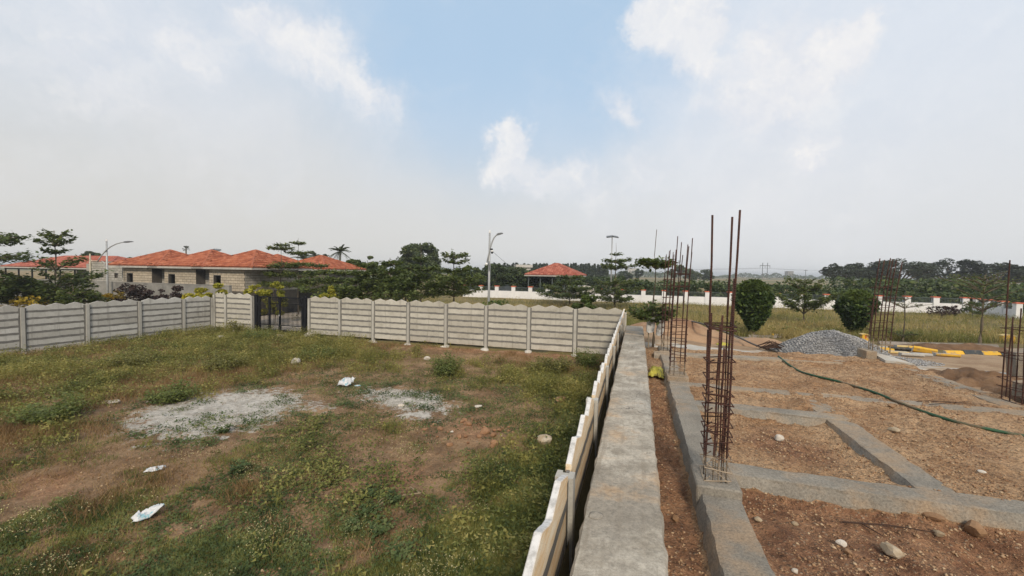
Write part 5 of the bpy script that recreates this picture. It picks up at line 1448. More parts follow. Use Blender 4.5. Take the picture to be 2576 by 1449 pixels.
shrub('low yellow-green shrub spreading left beside the maroon bushes', 492, 27, 734, 56, 'leaf_yellow', 1900, group=GY)
shrub('yellow-green shrub left of the black gate', 640, 26.5, 720, 58, 'leaf_yellow', 2400, group=GY)
shrub('bright yellow-green shrub directly above the black gate', 690, 27.0, 710, 50, 'leaf_yellow', 2600, group=GY)
shrub('yellow-green shrub right of the black gate', 826, 25.5, 724, 52, 'leaf_yellow', 2400, group=GY)
shrub('small yellow-green tuft over the wall in front of the dense group', 915, 24.2, 752, 18, 'leaf_yellow', 300, 0.08, group=GY)
for lab, x, yt, w_ in (('maroon bush right behind the first street lamp', 322, 722, 74), ('middle maroon bush before the left block house', 388, 733, 70), ('maroon bush ending at the yellow-green shrub', 446, 730, 66)):
    shrub(lab, x, 28.6, yt, w_, 'leaf_maroon', 1700, 0.10, group=GM)
shrub('rounded bright green bush behind the right half of the precast wall', 1478, 21.5, 741, 74, 'leaf_light', 1900, 0.10, group='green bushes behind the precast wall')
shrub('low green bush at the foot of the second street lamp', 1252, 23.8, 756, 86, 'leaf_light', 1200, 0.09, group='green bushes behind the precast wall')
shrub('small leafy green bush behind the third rebar cage', 1655, 15.9, 790, 22, 'leaf_light', 350, 0.09, group='green bushes behind the precast wall')
for lab, x, y_, hh, rr in (('dry brown bush against the white wall right of the shrubs', 2370, 800, 1.0, 0.9), ('dark green bush at the bend of the white wall', 2445, 800, 1.3, 0.7), ('brown withered bush left of the bend of the white wall', 2405, 795, 0.9, 0.8)):
    p = ground(x, y_); bushy_tree(lab, p, hh, rr, 'dry_bush', n=700, lsize=0.09, mat='leaf_maroon' if 'dark' not in lab else 'leaf', clumps=16, trunk_r=0.03, cat='bush', group='bushes against the white wall')

# hedge, windbreak and horizon trees that read as masses
def mass(name, label, P, ls, mat, flat=0.3):
    o = leaves(name, P, ls, M[mat], None, flat); kind(o, 'stuff'); o['label'] = label; o['category'] = 'trees'
    return o
def hedge_pts(n, u0, u1, v0, v1, zmax, zmin, seed, fr=0.35):
    v = rng.uniform(v0, v1, n); u = rng.uniform(u0, u1, n)
    top = zmax + (fbm(v * fr, u * 0.2, seed, 4) - 0.5) * 1.7
    f = rng.uniform(0, 1, n) ** 0.75
    lump_ = fbm(v * 0.9, f * 4, seed + 3, 3)
    z = zmin + (top - zmin) * f
    keep = lump_ > 0.34
    X, Y = u * SA + v * CA, u * CA - v * SA
    return np.stack([X, Y, z], -1)[keep]
mass('hedge', 'dense dark green hedge trees behind the long white wall', np.concatenate([hedge_pts(26000, 53, 57, -2, 62, 2.75, 0.5, 61), hedge_pts(9000, 57, 64, -2, 62, 2.95, 0.5, 62)]), 0.26, 'leaf_hedge')
mass('hedge', 'dark green trees behind the left white wall and the lamp post', np.concatenate([hedge_pts(12000, 56, 62, -26, -11.5, 4.0, 0.6, 63), hedge_pts(5000, 70, 76, -16, -2, 3.4, 0.6, 64)]), 0.26, 'leaf_hedge')
mass('hedge', 'taller dark hedge below the rain trees on the right', hedge_pts(15000, 56, 66, 24, 66, 3.7, 0.6, 66, 0.25), 0.28, 'leaf_hedge')
def spires(x0, x1, n, dep, ytop, seed):
    Pl = []
    for i in range(n):
        x = x0 + (x1 - x0) * (i + random.random()) / n; d = dep * random.uniform(0.95, 1.1)
        p = gp(x, d); H = hgt(ytop + random.uniform(-3, 5), x, d, p); R = H * random.uniform(0.16, 0.22)
        m_ = 330
        f = rng.uniform(0.05, 1, m_); an = rng.uniform(0, 6.28, m_)
        r = R * (1 - f) ** 0.7 * rng.uniform(0.3, 1, m_) + 0.05
        Pl.append(np.stack([p[0] + r * np.cos(an), p[1] + r * np.sin(an), p[2] + H * f], -1))
    return np.concatenate(Pl)
mass('windbreak', 'row of pointed windbreak trees far behind the gazebo', np.concatenate([spires(1225, 1530, 62, 150, 664, 1), spires(1225, 1525, 40, 165, 666, 2)]), 0.55, 'leaf_pine', 0.2)
def horizon_pts(x0, x1, n, dep, hmax, seed):
    x = rng.uniform(x0, x1, n); d = dep * rng.uniform(0.9, 1.1, n)
    X = (x - 1288) / FOC * d; Y = d
    top = hmax * (0.15 + 1.25 * np.clip(fbm(x * 0.035, x * 0 + seed, seed, 4) - 0.28, 0, 1))
    return np.stack([X, Y, 0.7 + top * rng.uniform(0, 1, n) ** 0.7], -1)
mass('far_trees', 'thin blue-green line of trees on the horizon', np.concatenate([horizon_pts(1480, 2700, 9000, 560, 9, 5), horizon_pts(-300, 1700, 9000, 420, 9, 8)]), 1.3, 'leaf_far', 0.2)
# ------------------------------------------------------------------ yard plants
def blades(P, h, wd, lean, nper=1):
    """single-triangle grass blades at ground points"""
    n = len(P)
    h = np.broadcast_to(h, (n,)) * rng.uniform(0.55, 1.25, n); an = rng.uniform(0, 6.28, n)
    l = np.broadcast_to(lean, (n,)) * rng.uniform(0.2, 1.4, n) * h; ta = rng.uniform(0, 6.28, n)
    wv = np.broadcast_to(wd, (n,)) * rng.uniform(0.7, 1.3, n)
    dx, dy = np.cos(an) * wv / 2, np.sin(an) * wv / 2
    a = P + np.stack([dx, dy, -0.01 + 0 * dx], -1); b = P - np.stack([dx, dy, 0.01 + 0 * dx], -1)
    c = P + np.stack([np.cos(ta) * l, np.sin(ta) * l, h], -1)
    return np.stack([a, b, c], 1).reshape(-1, 3)
def tris(name, V, mat):
    return kind(ob(name, fast(V, np.arange(len(V)).reshape(-1, 3), mat, False, name)), 'stuff')
def small_leaves(P, s):
    n = len(P); s = np.broadcast_to(s, (n,)) * rng.uniform(0.6, 1.3, n)
    a = rng.normal(size=(n, 3)); a[:, 2] *= 0.45; a /= np.linalg.norm(a, axis=1)[:, None]
    nr = rng.normal(size=(n, 3)); nr[:, 2] = np.abs(nr[:, 2]) + 0.9
    b = np.cross(nr, a); b /= np.linalg.norm(b, axis=1)[:, None] + 1e-9
    return np.stack([P + a * s[:, None] * 0.9, P - a * s[:, None] * 0.5 + b * s[:, None] * 0.45, P - a * s[:, None] * 0.5 - b * s[:, None] * 0.45], 1).reshape(-1, 3)
def yard_pts(n, near=True):
    """ground points, denser near the viewer, only where the camera could see"""
    out = []
    tot = 0
    while tot < n:
        m_ = n * 3
        d = 4.2 + 24 * rng.uniform(0, 1, m_) ** (2.1 if near else 1.0)
        x = rng.uniform(-1.35, 0.25, m_) * d
        u, v = x * SA + d * CA, x * CA - d * SA
        k_ = (u < 18.9) & (u > -4) & (v > -25.0) & (v < -0.62)
        out.append(np.stack([u[k_], v[k_]], -1)); tot += int(k_.sum())
    return np.concatenate(out)[:n].T
def to3(u, v, dz=0.0): return np.stack([u * SA + v * CA, u * CA - v * SA, z_yard(u, v) + (fbm(u * 5, v * 5, 8, 3) - 0.5) * 0.05 + dz], -1)
def green_f(u, v):
    g_ = 0.42 + 0.55 * sst(-4.2, -1.0, v) + 0.25 * (1 - sst(3.5, 5.5, u)) - 0.75 * bare_f(u, v) - 0.55 * lime_f(u, v)
    g_ = g_ + 0.25 * sst(12.5, 14, u) - 1.0 * sst(17.0, 18.2, u) * sst(-13, -10, v)
    return g_ + (fbm(u * 0.9, v * 0.9, 71, 4) - 0.5) * 1.5 + (fbm(u * 3.2, v * 3.2, 72, 3) - 0.5) * 1.3 - 0.3 * sst(-10, -12, v)
def weed_f(u, v):
    w_ = 0.46 * sst(-10.8, -12.6, v) * sst(4.6, 7.0, u) + 0.46 * sst(12.2, 14.0, u) * (1 - sst(16.4, 17.8, u) * sst(-14, -11, v)) - 0.35 * sst(-9, -7.5, v) * (1 - sst(-4, -3, v))
    w_ = w_ + 0.7 * np.clip(1 - ell(u, v, 13.6, -2.2, 2.6, 1.9), 0, 1) + 0.8 * np.clip(1 - ell(u, v, 14.5, -6.9, 0.9, 0.8), 0, 1) * 1.4
    w_ = w_ - 0.8 * lime_f(u, v)
    return w_ + (fbm(u * 0.55, v * 0.55, 75, 3) - 0.5) * 1.6 + (fbm(u * 1.6, v * 1.6, 76, 3) - 0.5) * 1.7
# short green cover
u, v = yard_pts(420000); gf = green_f(u, v); k_ = gf > rng.uniform(0.08, 0.95, len(u))
u, v = u[k_], v[k_]; gf = gf[k_]
nearf = sst(-3.6, -1.2, v)
tris('grass', blades(to3(u, v), 0.055 + 0.09 * nearf + 0.02 * np.clip(gf, 0, 1.5), 0.010 + 0.004 * nearf, 0.7), M['grass'])
# creeping herbs: leaf mats
u, v = yard_pts(420000); gf = green_f(u + 3.1, v - 2.0) * 0.6 + green_f(u, v) * 0.5 - 0.5 * lime_f(u, v); k_ = gf > rng.uniform(0.10, 0.95, len(u))
u, v = u[k_], v[k_]; P = to3(u, v, 0.0); P[:, 2] += rng.uniform(0.0, 0.07, len(u)) * (0.5 + 1.3 * sst(-3.2, -1.5, v))
tris('herb_cover', small_leaves(P, 0.034), M['herb'])
# dry brown litter and stalks
u, v = yard_pts(190000); df = 0.62 - 0.2 * bare_f(u, v) - 0.5 * lime_f(u, v) + (fbm(u * 1.1, v * 1.1, 77, 4) - 0.5) * 1.7; k_ = df > rng.uniform(0.3, 1.0, len(u))
u, v = u[k_], v[k_]
tris('dry_stalks', blades(to3(u, v), 0.06 + 0.10 * sst(-9, -12, v), 0.009, 1.1), M['weed_dry'])
# tall olive weeds: clumps of stems with fine leaves
u, v = yard_pts(11000, False); wf = weed_f(u, v); k_ = wf > rng.uniform(0.25, 0.95, len(u)); u, v, wf = u[k_], v[k_], wf[k_]
nst = 34
hh = (0.10 + 0.42 * np.clip(wf - 0.2, 0, 1.0)) * rng.uniform(0.6, 1.3, len(u))
U2 = np.repeat(u, nst) + rng.normal(size=len(u) * nst) * 0.13; V2 = np.repeat(v, nst) + rng.normal(size=len(u) * nst) * 0.13; H2 = np.repeat(hh, nst)
ok = (V2 < -0.62) & (U2 < 19.0) & (V2 > -24.9); U2, V2, H2 = U2[ok], V2[ok], H2[ok]
P = to3(U2, V2)
half = rng.uniform(0, 1, len(P)) < 0.45
tris('tall_weeds', blades(P[half], H2[half], 0.011, 0.55), M['weed'])
Pl = P[~half].copy(); Pl[:, 2] += H2[~half] * rng.uniform(0.15, 1.0, len(Pl)) ** 0.8
tris('weed_leaves', small_leaves(Pl, 0.048), M['weed'])
# brown withered stands among the weeds
u, v = yard_pts(5000, False); wf = 0.55 * sst(-9.5, -12, v) + 0.4 * sst(12, 14, u) + (fbm(u * 0.6, v * 0.6, 175, 3) - 0.5) * 2.4 - lime_f(u, v); k_ = wf > rng.uniform(0.35, 0.9, len(u)); u, v = u[k_], v[k_]
nst = 36
U2 = np.repeat(u, nst) + rng.normal(size=len(u) * nst) * 0.16; V2 = np.repeat(v, nst) + rng.normal(size=len(u) * nst) * 0.16
ok = (V2 < -0.62) & (U2 < 19.0) & (V2 > -24.9)
tris('withered_weeds', blades(to3(U2[ok], V2[ok]), 0.20, 0.012, 0.7), M['weed_dry'])
# greener tall clumps near the back and along the right wall
u, v = yard_pts(6000, False); wf = weed_f(u + 7, v + 3) * 0.6 + 0.5 * sst(-3, -1.2, v) + 0.4 * sst(11, 14, u) + 0.9 * np.clip(1 - ell(u, v, 14.5, -6.9, 1.0, 0.8), 0, 1) - 1.0 * lime_f(u, v); k_ = wf > rng.uniform(0.35, 1.1, len(u)); u, v = u[k_], v[k_]
nst = 46; hh = rng.uniform(0.10, 0.34, len(u))
U2 = np.repeat(u, nst) + rng.normal(size=len(u) * nst) * 0.14; V2 = np.repeat(v, nst) + rng.normal(size=len(u) * nst) * 0.14; H2 = np.repeat(hh, nst)
ok = (V2 < -0.62) & (U2 < 19.0) & (V2 > -24.9); P = to3(U2[ok], V2[ok]); H2 = H2[ok]
P[:, 2] += H2 * rng.uniform(0.0, 1.0, len(P)) ** 0.8
tris('green_weed_leaves', small_leaves(P, 0.045), M['grass'])
# dark tufts scattered over the lime patches
u = rng.uniform(6, 13, 2600); v = rng.uniform(-14, -3.5, 2600); k_ = (lime_f(u, v) > 0.12) & (fbm(u * 1.8, v * 1.8, 97, 3) > rng.uniform(0.48, 0.64, len(u))); u, v = u[k_], v[k_]
nst = 26
U2 = np.repeat(u, nst) + rng.normal(size=len(u) * nst) * 0.085; V2 = np.repeat(v, nst) + rng.normal(size=len(u) * nst) * 0.11
P = to3(U2, V2); P[:, 2] += rng.uniform(0.0, 0.10, len(P))
tris('lime_tufts', small_leaves(P, 0.036), M['herb'])
# cream flower heads
u, v = yard_pts(110000); ff = 0.42 + 0.5 * np.clip(1 - ell(u, v, 7.6, -7.0, 2.2, 3.2), 0, 1) + 0.4 * np.clip(1 - ell(u, v, 4.5, -2.4, 1.4, 1.2), 0, 1) + (fbm(u * 1.3, v * 1.3, 79, 4) - 0.5) * 1.7 - 0.6 * lime_f(u, v) - 0.4 * bare_f(u, v); k_ = ff > rng.uniform(0.5, 1.1, len(u)); u, v = u[k_], v[k_]
P = to3(u, v); P[:, 2] += rng.uniform(0.05, 0.14, len(u))
tris('weed_flowers', small_leaves(P, 0.0145), M['flower'])
# countable leafy plants of the bare middle
def yard_plant(label, x, y, R, H, n, mat='herb', grp='leafy plants on the bare yard earth', ls=0.04):
    p = on_yard(x, y)
    t = thing('leafy_plant', label, 'plant', p, 0, grp)
    st = MB(); Pl = []
    for q in range(9):
        an = q * 0.7 + random.uniform(-.2, .2); L = R * random.uniform(0.5, 1.1)
        e = Vector((math.cos(an) * L, math.sin(an) * L, H * random.uniform(0.3, 1.0)))
        st.tube([(0, 0, 0), e * 0.5 + Vector((0, 0, H * 0.2)), e], [0.006, 0.005, 0.003], 4)
        m_ = n // 9; tt = rng.uniform(0.25, 1.05, m_)
        Pl.append(np.array(e)[None] * tt[:, None] + rng.normal(size=(m_, 3)) * (0.035 if R < 0.3 else 0.10) + np.array([0, 0, 0.02 if R < 0.3 else 0.05]))
    st.build('stem', M['weed_dry'], t)
    P = np.concatenate(Pl); P[:, 2] = np.maximum(P[:, 2], 0.01)
    leaves('foliage', P, ls, M[mat], t, 0.7)
for lab, x, y, R in (('blue-green leafy plant just left of the forked dry branch', 985, 1262, 0.20), ('blue-green leafy plant at the left of the pair by the branch', 945, 1248, 0.18), ('low leafy plant below the dry branch, near the bare patch middle', 925, 1295, 0.20),
                     ('leafy plant right of the low one under the branch', 955, 1345, 0.20), ('small leafy plant lower left of the dry branch', 880, 1335, 0.16), ('dark leafy plant near the bottom edge middle', 1010, 1400, 0.24),
                     ('leafy plant on the earth below the small white litter', 600, 1190, 0.16), ('dark leafy plant beside the lime patch lower edge', 560, 1090, 0.17)):
    yard_plant(lab, x, y, R, 0.14, 240)
yard_plant('round bright green bush of weeds in front of the back wall', 1122, 945, 0.55, 0.70, 3200, 'weed_bush_green', 'green weed bushes in the yard', 0.042)
yard_plant('tall green weed standing against the wall left of the gate', 595, 842, 0.35, 0.85, 700, 'weed', 'green weed bushes in the yard', 0.06)
yard_plant('wide green weed bush below the gate', 655, 862, 0.9, 0.55, 3400, 'weed_bush_green', 'green weed bushes in the yard', 0.045)
for lab_, x_, y_, r_, h_, m_2 in (('olive weed bush among the left weeds below the second wall post', 330, 925, 0.9, 0.5, 'weed'), ('green weed bush at the far left of the yard', 120, 1060, 0.8, 0.45, 'grass'),
        ('green weed bush above the left end of the lime patch', 430, 1010, 0.6, 0.45, 'grass'), ('pale green weed bush midway between gate and lime patch', 560, 930, 0.8, 0.45, 'weed'), ('green weed bush right of the pale rock', 800, 905, 0.7, 0.45, 'grass'),
        ('dark green weed bush in the corner of back wall and stained wall', 1478, 925, 0.6, 0.6, 'grass')):
    yard_plant(lab_, x_, y_, r_, h_, 2600, 'weed_bush' if m_2 == 'weed' else 'weed_bush_green', 'green weed bushes in the yard', 0.042)
yard_plant('olive weed bush at the right corner of the back wall', 1395, 935, 0.9, 0.6, 3200, 'weed_bush', 'green weed bushes in the yard', 0.045)

# dry grass of the field
def field_pts(n, a=18.5, b=49.5):
    d = a + (b - a) * rng.uniform(0, 1, n) ** 1.4; x = rng.uniform(-0.75, 1.35, n) * d
    u, v = x * SA + d * CA, x * CA - d * SA
    k_ = (u > 19.9) & (u < 49.3) & (v > -24)
    return u[k_], v[k_]
u, v = field_pts(150000); ff = 0.62 + (fbm(u * 0.35, v * 0.35, 81, 4) - 0.5) * 1.5 + 0.2 * sst(28, 24, u); 
ff = ff - 0.9 * (1 - sst(20.4, 21.4, u)) - 1.2 * (((u < 23.4) & (v < -4)) * 1.0) - 0.9 * np.clip(1.2 - ell(u, v, 18.5, 1.5, 4.0, 3.2), 0, 1)
k_ = ff > rng.uniform(0.2, 0.9, len(u)); u, v = u[k_], v[k_]
Pf = np.stack([u * SA + v * CA, u * CA - v * SA, z_outer(u, v)], -1)
sel = fbm(u * 0.28, v * 0.28, 83, 4) + rng.uniform(-0.12, 0.12, len(u)) > 0.53
hf = 0.24 + 0.34 * fbm(u * 0.5, v * 0.5, 85, 3)
tris('dry_grass', blades(Pf[~sel], hf[~sel], 0.022, 0.6), M['drygrass'])
tris('field_grass', blades(Pf[sel], hf[sel], 0.022, 0.6), M['greenfield'])
u, v = field_pts(24000); k_ = fbm(u * 0.6, v * 0.6, 88, 4) > 0.52; u, v = u[k_], v[k_]
P = np.stack([u * SA + v * CA, u * CA - v * SA, z_outer(u, v) + rng.uniform(0.05, 0.5, len(u))], -1)
P = P[(u > 21.5) & ~((u < 23.4) & (v < -4))]
tris('field_weeds', small_leaves(P, 0.085), M['greenfield'])
P = P[rng.uniform(0, 1, len(P)) < 0.25] + np.array([0, 0, 0.12])
tris('field_flowers', small_leaves(P, 0.03), M['flower'])

# ------------------------------------------------------------------ pebbles of the site, loose stones
def pebbles(name, P, r, mat):
    n = len(P)
    O = np.array([(1, 0, 0), (-1, 0, 0), (0, 1, 0), (0, -1, 0), (0, 0, 1), (0, 0, -1)], float)
    Fo = np.array([(0, 2, 4), (2, 1, 4), (1, 3, 4), (3, 0, 4), (2, 0, 5), (1, 2, 5), (3, 1, 5), (0, 3, 5)])
    r = np.broadcast_to(r, (n,))
    V = O[None] * rng.uniform(0.55, 1.3, (n, 6, 1)) * r[:, None, None] * np.array([1.1, 0.9, 0.65])
    an = rng.uniform(0, 6.28, n); c, s = np.cos(an)[:, None], np.sin(an)[:, None]
    V = np.stack([V[..., 0] * c - V[..., 1] * s, V[..., 0] * s + V[..., 1] * c, V[..., 2]], -1) + P[:, None, :]
    Fc = (Fo[None] + 6 * np.arange(n)[:, None, None]).reshape(-1, 3)
    return kind(ob(name, fast(V.reshape(-1, 3), Fc, mat, False, name)), 'stuff')
n = 75000
u = 1.0 + 11.4 * rng.uniform(0, 1, n) ** 1.5; v = rng.uniform(0.24, 6.0, n)
k_ = fbm(u * 2, v * 2, 91, 4) > rng.uniform(0.3, 0.6, n); u, v = u[k_], v[k_]
P = np.stack([u * SA + v * CA, u * CA - v * SA, z_site(u, v) + (fbm(u * 13, v * 13, 23, 3) - 0.5) * 0.055 + 0.002], -1)
pebbles('soil_pebbles', P, 0.006 + 0.016 * rng.uniform(0, 1, len(P)) ** 4, M['peb'])
u, v = yard_pts(14000); k_ = fbm(u * 1.5, v * 1.5, 191, 3) > 0.42; u, v = u[k_], v[k_]
pebbles('earth_crumbs', to3(u, v, 0.004), 0.008 + 0.026 * rng.uniform(0, 1, len(u)) ** 3, M['peb'])
def stone(label, p, r, sq, mat, seed, rot=0.0, group='loose stones on the site soil', sink=0.25, tilt=(0, 0)):
    V, Fc = lump(r, seed, sq)
    o = ob('stone', pyd(V, Fc, M[mat], False, 'stone'), None, (p[0], p[1], p[2] + r * sq * (1 - sink)), (tilt[0], tilt[1], rot))
    return tag(o, label, 'stone', group)
for i, (lab, x, y, r, sq, mt) in enumerate((
        ('pale rounded rock in the middle of the first soil cell', 1960, 1108, 0.062, 0.75, 'stone_pale'), ('flat buff stone on the gravelly soil under the green hose', 2249, 1086, 0.085, 0.45, 'stone'),
        ('white porous stone on the dark soil in the bottom right', 2116, 1374, 0.044, 0.7, 'stone_pale'), ('small reddish stone touching the white porous one', 2133, 1392, 0.04, 0.6, 'stone_brown'),
        ('long buff boulder near the bottom right edge', 2245, 1400, 0.088, 0.6, 'stone'), ('big squarish layered brown rock under the front grade beam', 2452, 1358, 0.095, 0.8, 'stone_brown'),
        ('small buff stone left of the squarish layered rock', 2362, 1352, 0.05, 0.6, 'stone'), ('small pale stone near the bottom corner of the beams', 1908, 1310, 0.035, 0.6, 'stone'),
        ('small pale stone further along the front soil', 2000, 1322, 0.035, 0.6, 'stone'), ('flat reddish slab stone sticking out of the wet soil', 2350, 1312, 0.085, 0.35, 'stone_brown'),
        ('dark brown clod beside the green hose', 2242, 985 + 40, 0.06, 0.6, 'stone_brown'), ('pale stone at the upper edge of the first soil cell', 2055, 1052, 0.07, 0.4, 'stone_pale'),
        ('small pale stone at the far right under the hose end', 2470, 1190, 0.04, 0.5, 'stone_pale'), ('brown clod in the trench beside the retaining wall', 1700, 1310, 0.04, 0.7, 'stone_brown'),
        ('small stone at the bottom edge near the front beam', 2000, 1440, 0.03, 0.6, 'stone_pale'))):
    stone(lab, on_site(x, y), r, sq, mt, 100 + i, i * 1.3)
for i, (lab, x, y, r, sq, mt) in enumerate((
        ('flat buff boulder lying in the grass right beside the stained wall', 1370, 1118, 0.23, 0.55, 'stone'), ('brown flat boulder farther along the stained wall', 1412, 1012, 0.26, 0.4, 'stone_brown'),
        ('pale rock in the weeds left of the white plastic sheet', 742, 918, 0.28, 0.6, 'stone_pale'), ('pale stone on the bare earth under the back wall', 1074, 906, 0.17, 0.6, 'stone_pale'),
        ('pale concrete lump near the left corner of the yard', 556, 856, 0.22, 0.7, 'stone_pale'), ('large pale concrete rubble piece right below the gate', 775, 851, 0.45, 0.45, 'stone_pale'),
        ('long pale rubble piece left of the gate foot', 600, 838, 0.42, 0.4, 'stone_pale'), ('brown flat rock in the earth below the gate', 700, 852, 0.5, 0.3, 'stone'),
        ('yellowish small rubble stone by the right gate post', 747, 846, 0.12, 0.7, 'stone'), ('small pale stone in the weeds left of centre', 880, 884, 0.10, 0.5, 'stone_pale'),
        ('white concrete crumb on the right lime patch', 1010, 1022, 0.13, 0.35, 'stone_pale'), ('white flat crumb at the right end of the lime patch', 1202, 1024, 0.14, 0.25, 'stone_pale'),
        ('white crumb near the red clods', 1137, 1088, 0.06, 0.5, 'stone_pale'), ('small white crumb in the bottom grass', 1190, 1412, 0.06, 0.6, 'stone_pale'), ('flat white chip at the left among the olive weeds', 280, 1012, 0.24, 0.12, 'stone_pale'))):
    stone(lab, on_yard(x, y), r, sq, mt, 140 + i, i * 0.9, 'loose stones in the yard')
# red clods heap in the yard
p = on_yard(1185, 1090)
t = thing('clod_heap', 'low heap of red earth clods in the yard grass before the stained wall', 'earth heap', p)
for q in range(34):
    an = random.uniform(0, 6.28); rr = random.uniform(0, 1) ** 0.6
    x, y = rr * 1.25 * math.cos(an), rr * 1.0 * math.sin(an)
    r = random.uniform(0.05, 0.17) * (1.15 - rr * 0.6)
    ob('clod', pyd(*lump(r, 300 + q, 0.6), M['clod'], False, 'clod'), t, (x, y, r * 0.15), (random.uniform(-.3, .3), random.uniform(-.3, .3), random.uniform(0, 6)))

# ------------------------------------------------------------------ heaps beyond the beams
def heap(name, label, cat, c, ru_, rv_, H, mat, seed, power=1.0, res=46, skirt=0.25, rough=0.05):
    """mound standing on the open ground; plot axes"""
    X, Y = XY(*c)
    t = thing(name, label, cat, (X, Y, 0), -A)
    a = np.linspace(-1.25, 1.25, res); uu, vv = np.meshgrid(a * ru_, a * rv_, indexing='ij')
    d = np.sqrt((uu / ru_) ** 2 + (vv / rv_) ** 2)
    ang = np.arctan2(uu / ru_, vv / rv_)
    d = d * (1 + 0.22 * (fbm(np.cos(ang) * 1.5 + 5, np.sin(ang) * 1.5 + 5, seed, 3) - 0.5))
    prof = np.clip(1 - np.clip(d, 0, 2) ** power, 0, 1)
    z = H * prof * (1 + 0.35 * (fbm(uu * 1.3, vv * 1.3, seed + 1, 4) - 0.5)) + (fbm(uu * 5, vv * 5, seed + 2, 3) - 0.5) * rough * np.clip(prof * 6, 0, 1)
    z = z + z_outer(c[0] + uu, c[1] + vv) - 0.06 * (prof <= 0.02) - 0.15 * (d > 1.1)
    V = np.stack([vv, uu, z], -1).reshape(-1, 3)
    idx = np.arange(res * res).reshape(res, res)
    Fc = np.stack([idx[:-1, :-1], idx[:-1, 1:], idx[1:, 1:], idx[1:, :-1]], -1).reshape(-1, 4)
    return t, ob('heap', fast(V, Fc, mat, True, 'heap'), t), (uu, vv, z, prof)
def guv(x, y): p = ground(x, y); return UV(p[0], p[1])
GC, GU, GV = (14.35, 5.50), 1.30, 1.55
t, o, (uu, vv, z, pr) = heap('gravel_heap', 'large heap of blue-grey crushed gravel behind the far grade beam', 'gravel heap', GC, GU, GV, 0.74, M['gravel'], 501, 1.55, 60)
w8 = (pr.ravel() > 0.01) * 1.0
sel = rng.choice(len(w8), 15000, p=w8 / w8.sum())
cell = 2.5 / 59
P = np.stack([vv.ravel()[sel] + rng.uniform(-.5, .5, len(sel)) * cell * GV, uu.ravel()[sel] + rng.uniform(-.5, .5, len(sel)) * cell * GU, z.ravel()[sel] + 0.004], -1)
ch = pebbles('gravel_chips', P, rng.uniform(0.014, 0.030, len(P)), M['chip']); ch.parent = t
n = 5000; an = rng.uniform(0, 6.28, n); rr = 0.85 + 0.45 * rng.uniform(0, 1, n) ** 1.5
uo, vo = GC[0] + GU * rr * np.sin(an), GC[1] + GV * rr * np.cos(an) + 0.4
k_ = uo > 12.6; uo, vo = uo[k_], vo[k_]
P = np.stack([uo * SA + vo * CA, uo * CA - vo * SA, z_outer(uo, vo) + 0.008], -1)
pebbles('spilled_gravel', P, rng.uniform(0.012, 0.026, len(P)), M['chip'])
heap('sand_heap', 'heap of brown sand behind the rebar cages at the end of the wall', 'sand heap', (16.9, 1.95), 1.15, 1.95, 0.72, M['sandpile'], 511, 1.3)
heap('sand_heap', 'lower berm of brown sand running towards the gravel heap', 'sand heap', (16.2, 4.1), 0.8, 1.6, 0.30, M['sandpile'], 515, 1.3)
heap('earth_heap', 'reddish earth heap just behind the corner of the precast walls', 'earth heap', (17.6, 0.35), 1.1, 0.75, 0.30, M['sandpile'], 517, 1.3)
heap('dirt_heap', 'heap of dug dark dirt outside the right grade beam', 'dirt heap', (11.3, 7.0), 0.8, 0.9, 0.22, M['darkdirt'], 521, 1.1, 60, 0.25, 0.22)
heap('dirt_heap', 'second heap of dug dark dirt behind the cage at the right edge', 'dirt heap', (10.0, 7.2), 0.9, 0.9, 0.22, M['darkdirt'], 523, 1.1, 60, 0.25, 0.22)
heap('dirt_heap', 'long low bank of dark dirt behind the painted kerb', 'dirt heap', guv(2440, 879), 0.5, 3.0, 0.24, M['darkdirt'], 525, 1.1, 50, 0.25, 0.12)
heap('dirt_heap', 'small dirt spill between the loose kerb stones and the kerb line', 'dirt heap', guv(2330, 876), 0.5, 0.8, 0.24, M['darkdirt'], 527, 1.1, 40, 0.25, 0.12)
def patch(name, label, cu, cv, ru_, rv_, mat, seed, dz=0.02, res=40):
    a = np.linspace(-1, 1, res); U2, V2 = np.meshgrid(cu + a * ru_, cv + a * rv_, indexing='ij')
    d = ell(U2, V2, cu, cv, ru_, rv_) + (fbm(U2 * 1.5, V2 * 1.5, seed, 4) - 0.5) * 0.9
    Z = z_outer(U2, V2) + dz - 0.10 * sst(0.75, 0.95, d)
    V = np.stack([U2 * SA + V2 * CA, U2 * CA - V2 * SA, Z], -1).reshape(-1, 3)
    idx = np.arange(res * res).reshape(res, res)
    o = ob(name, fast(V, np.stack([idx[:-1, :-1], idx[:-1, 1:], idx[1:, 1:], idx[1:, :-1]], -1).reshape(-1, 4), mat, True, name))
    return kind(o, 'structure')
patch('cement_slurry', '', 13.3, 2.0, 0.95, 2.3, M['slurry'], 601, 0.03)
patch('cement_slurry', '', 12.95, 4.2, 0.35, 1.3, M['slurry'], 603, 0.03)
patch('lime_streak', '', *guv(2290, 924), 0.28, 1.3, M['slurry'], 605, 0.03)
patch('lime_streak', '', *guv(2450, 936), 0.30, 1.5, M['slurry'], 607, 0.03)
# grey rubble bank behind the white wall
p = atd(1462, 730, 62)
V, Fc = lump(3.6, 77, 0.36); o = ob('rubble_bank', pyd(V, Fc, M['stone_pale'], True), None, (p[0], p[1], 0.9)); tag(o, 'grey rubble bank behind the white wall right of the gazebo', 'rubble')
V, Fc = lump(3.0, 78, 0.30); o = ob('rubble_bank', pyd(V, Fc, M['plaster'], True), None, (p[0] + 6.2, p[1] - 1.5, 1.0)); tag(o, 'second grey rubble bank farther right beneath the floodlight mast', 'rubble')
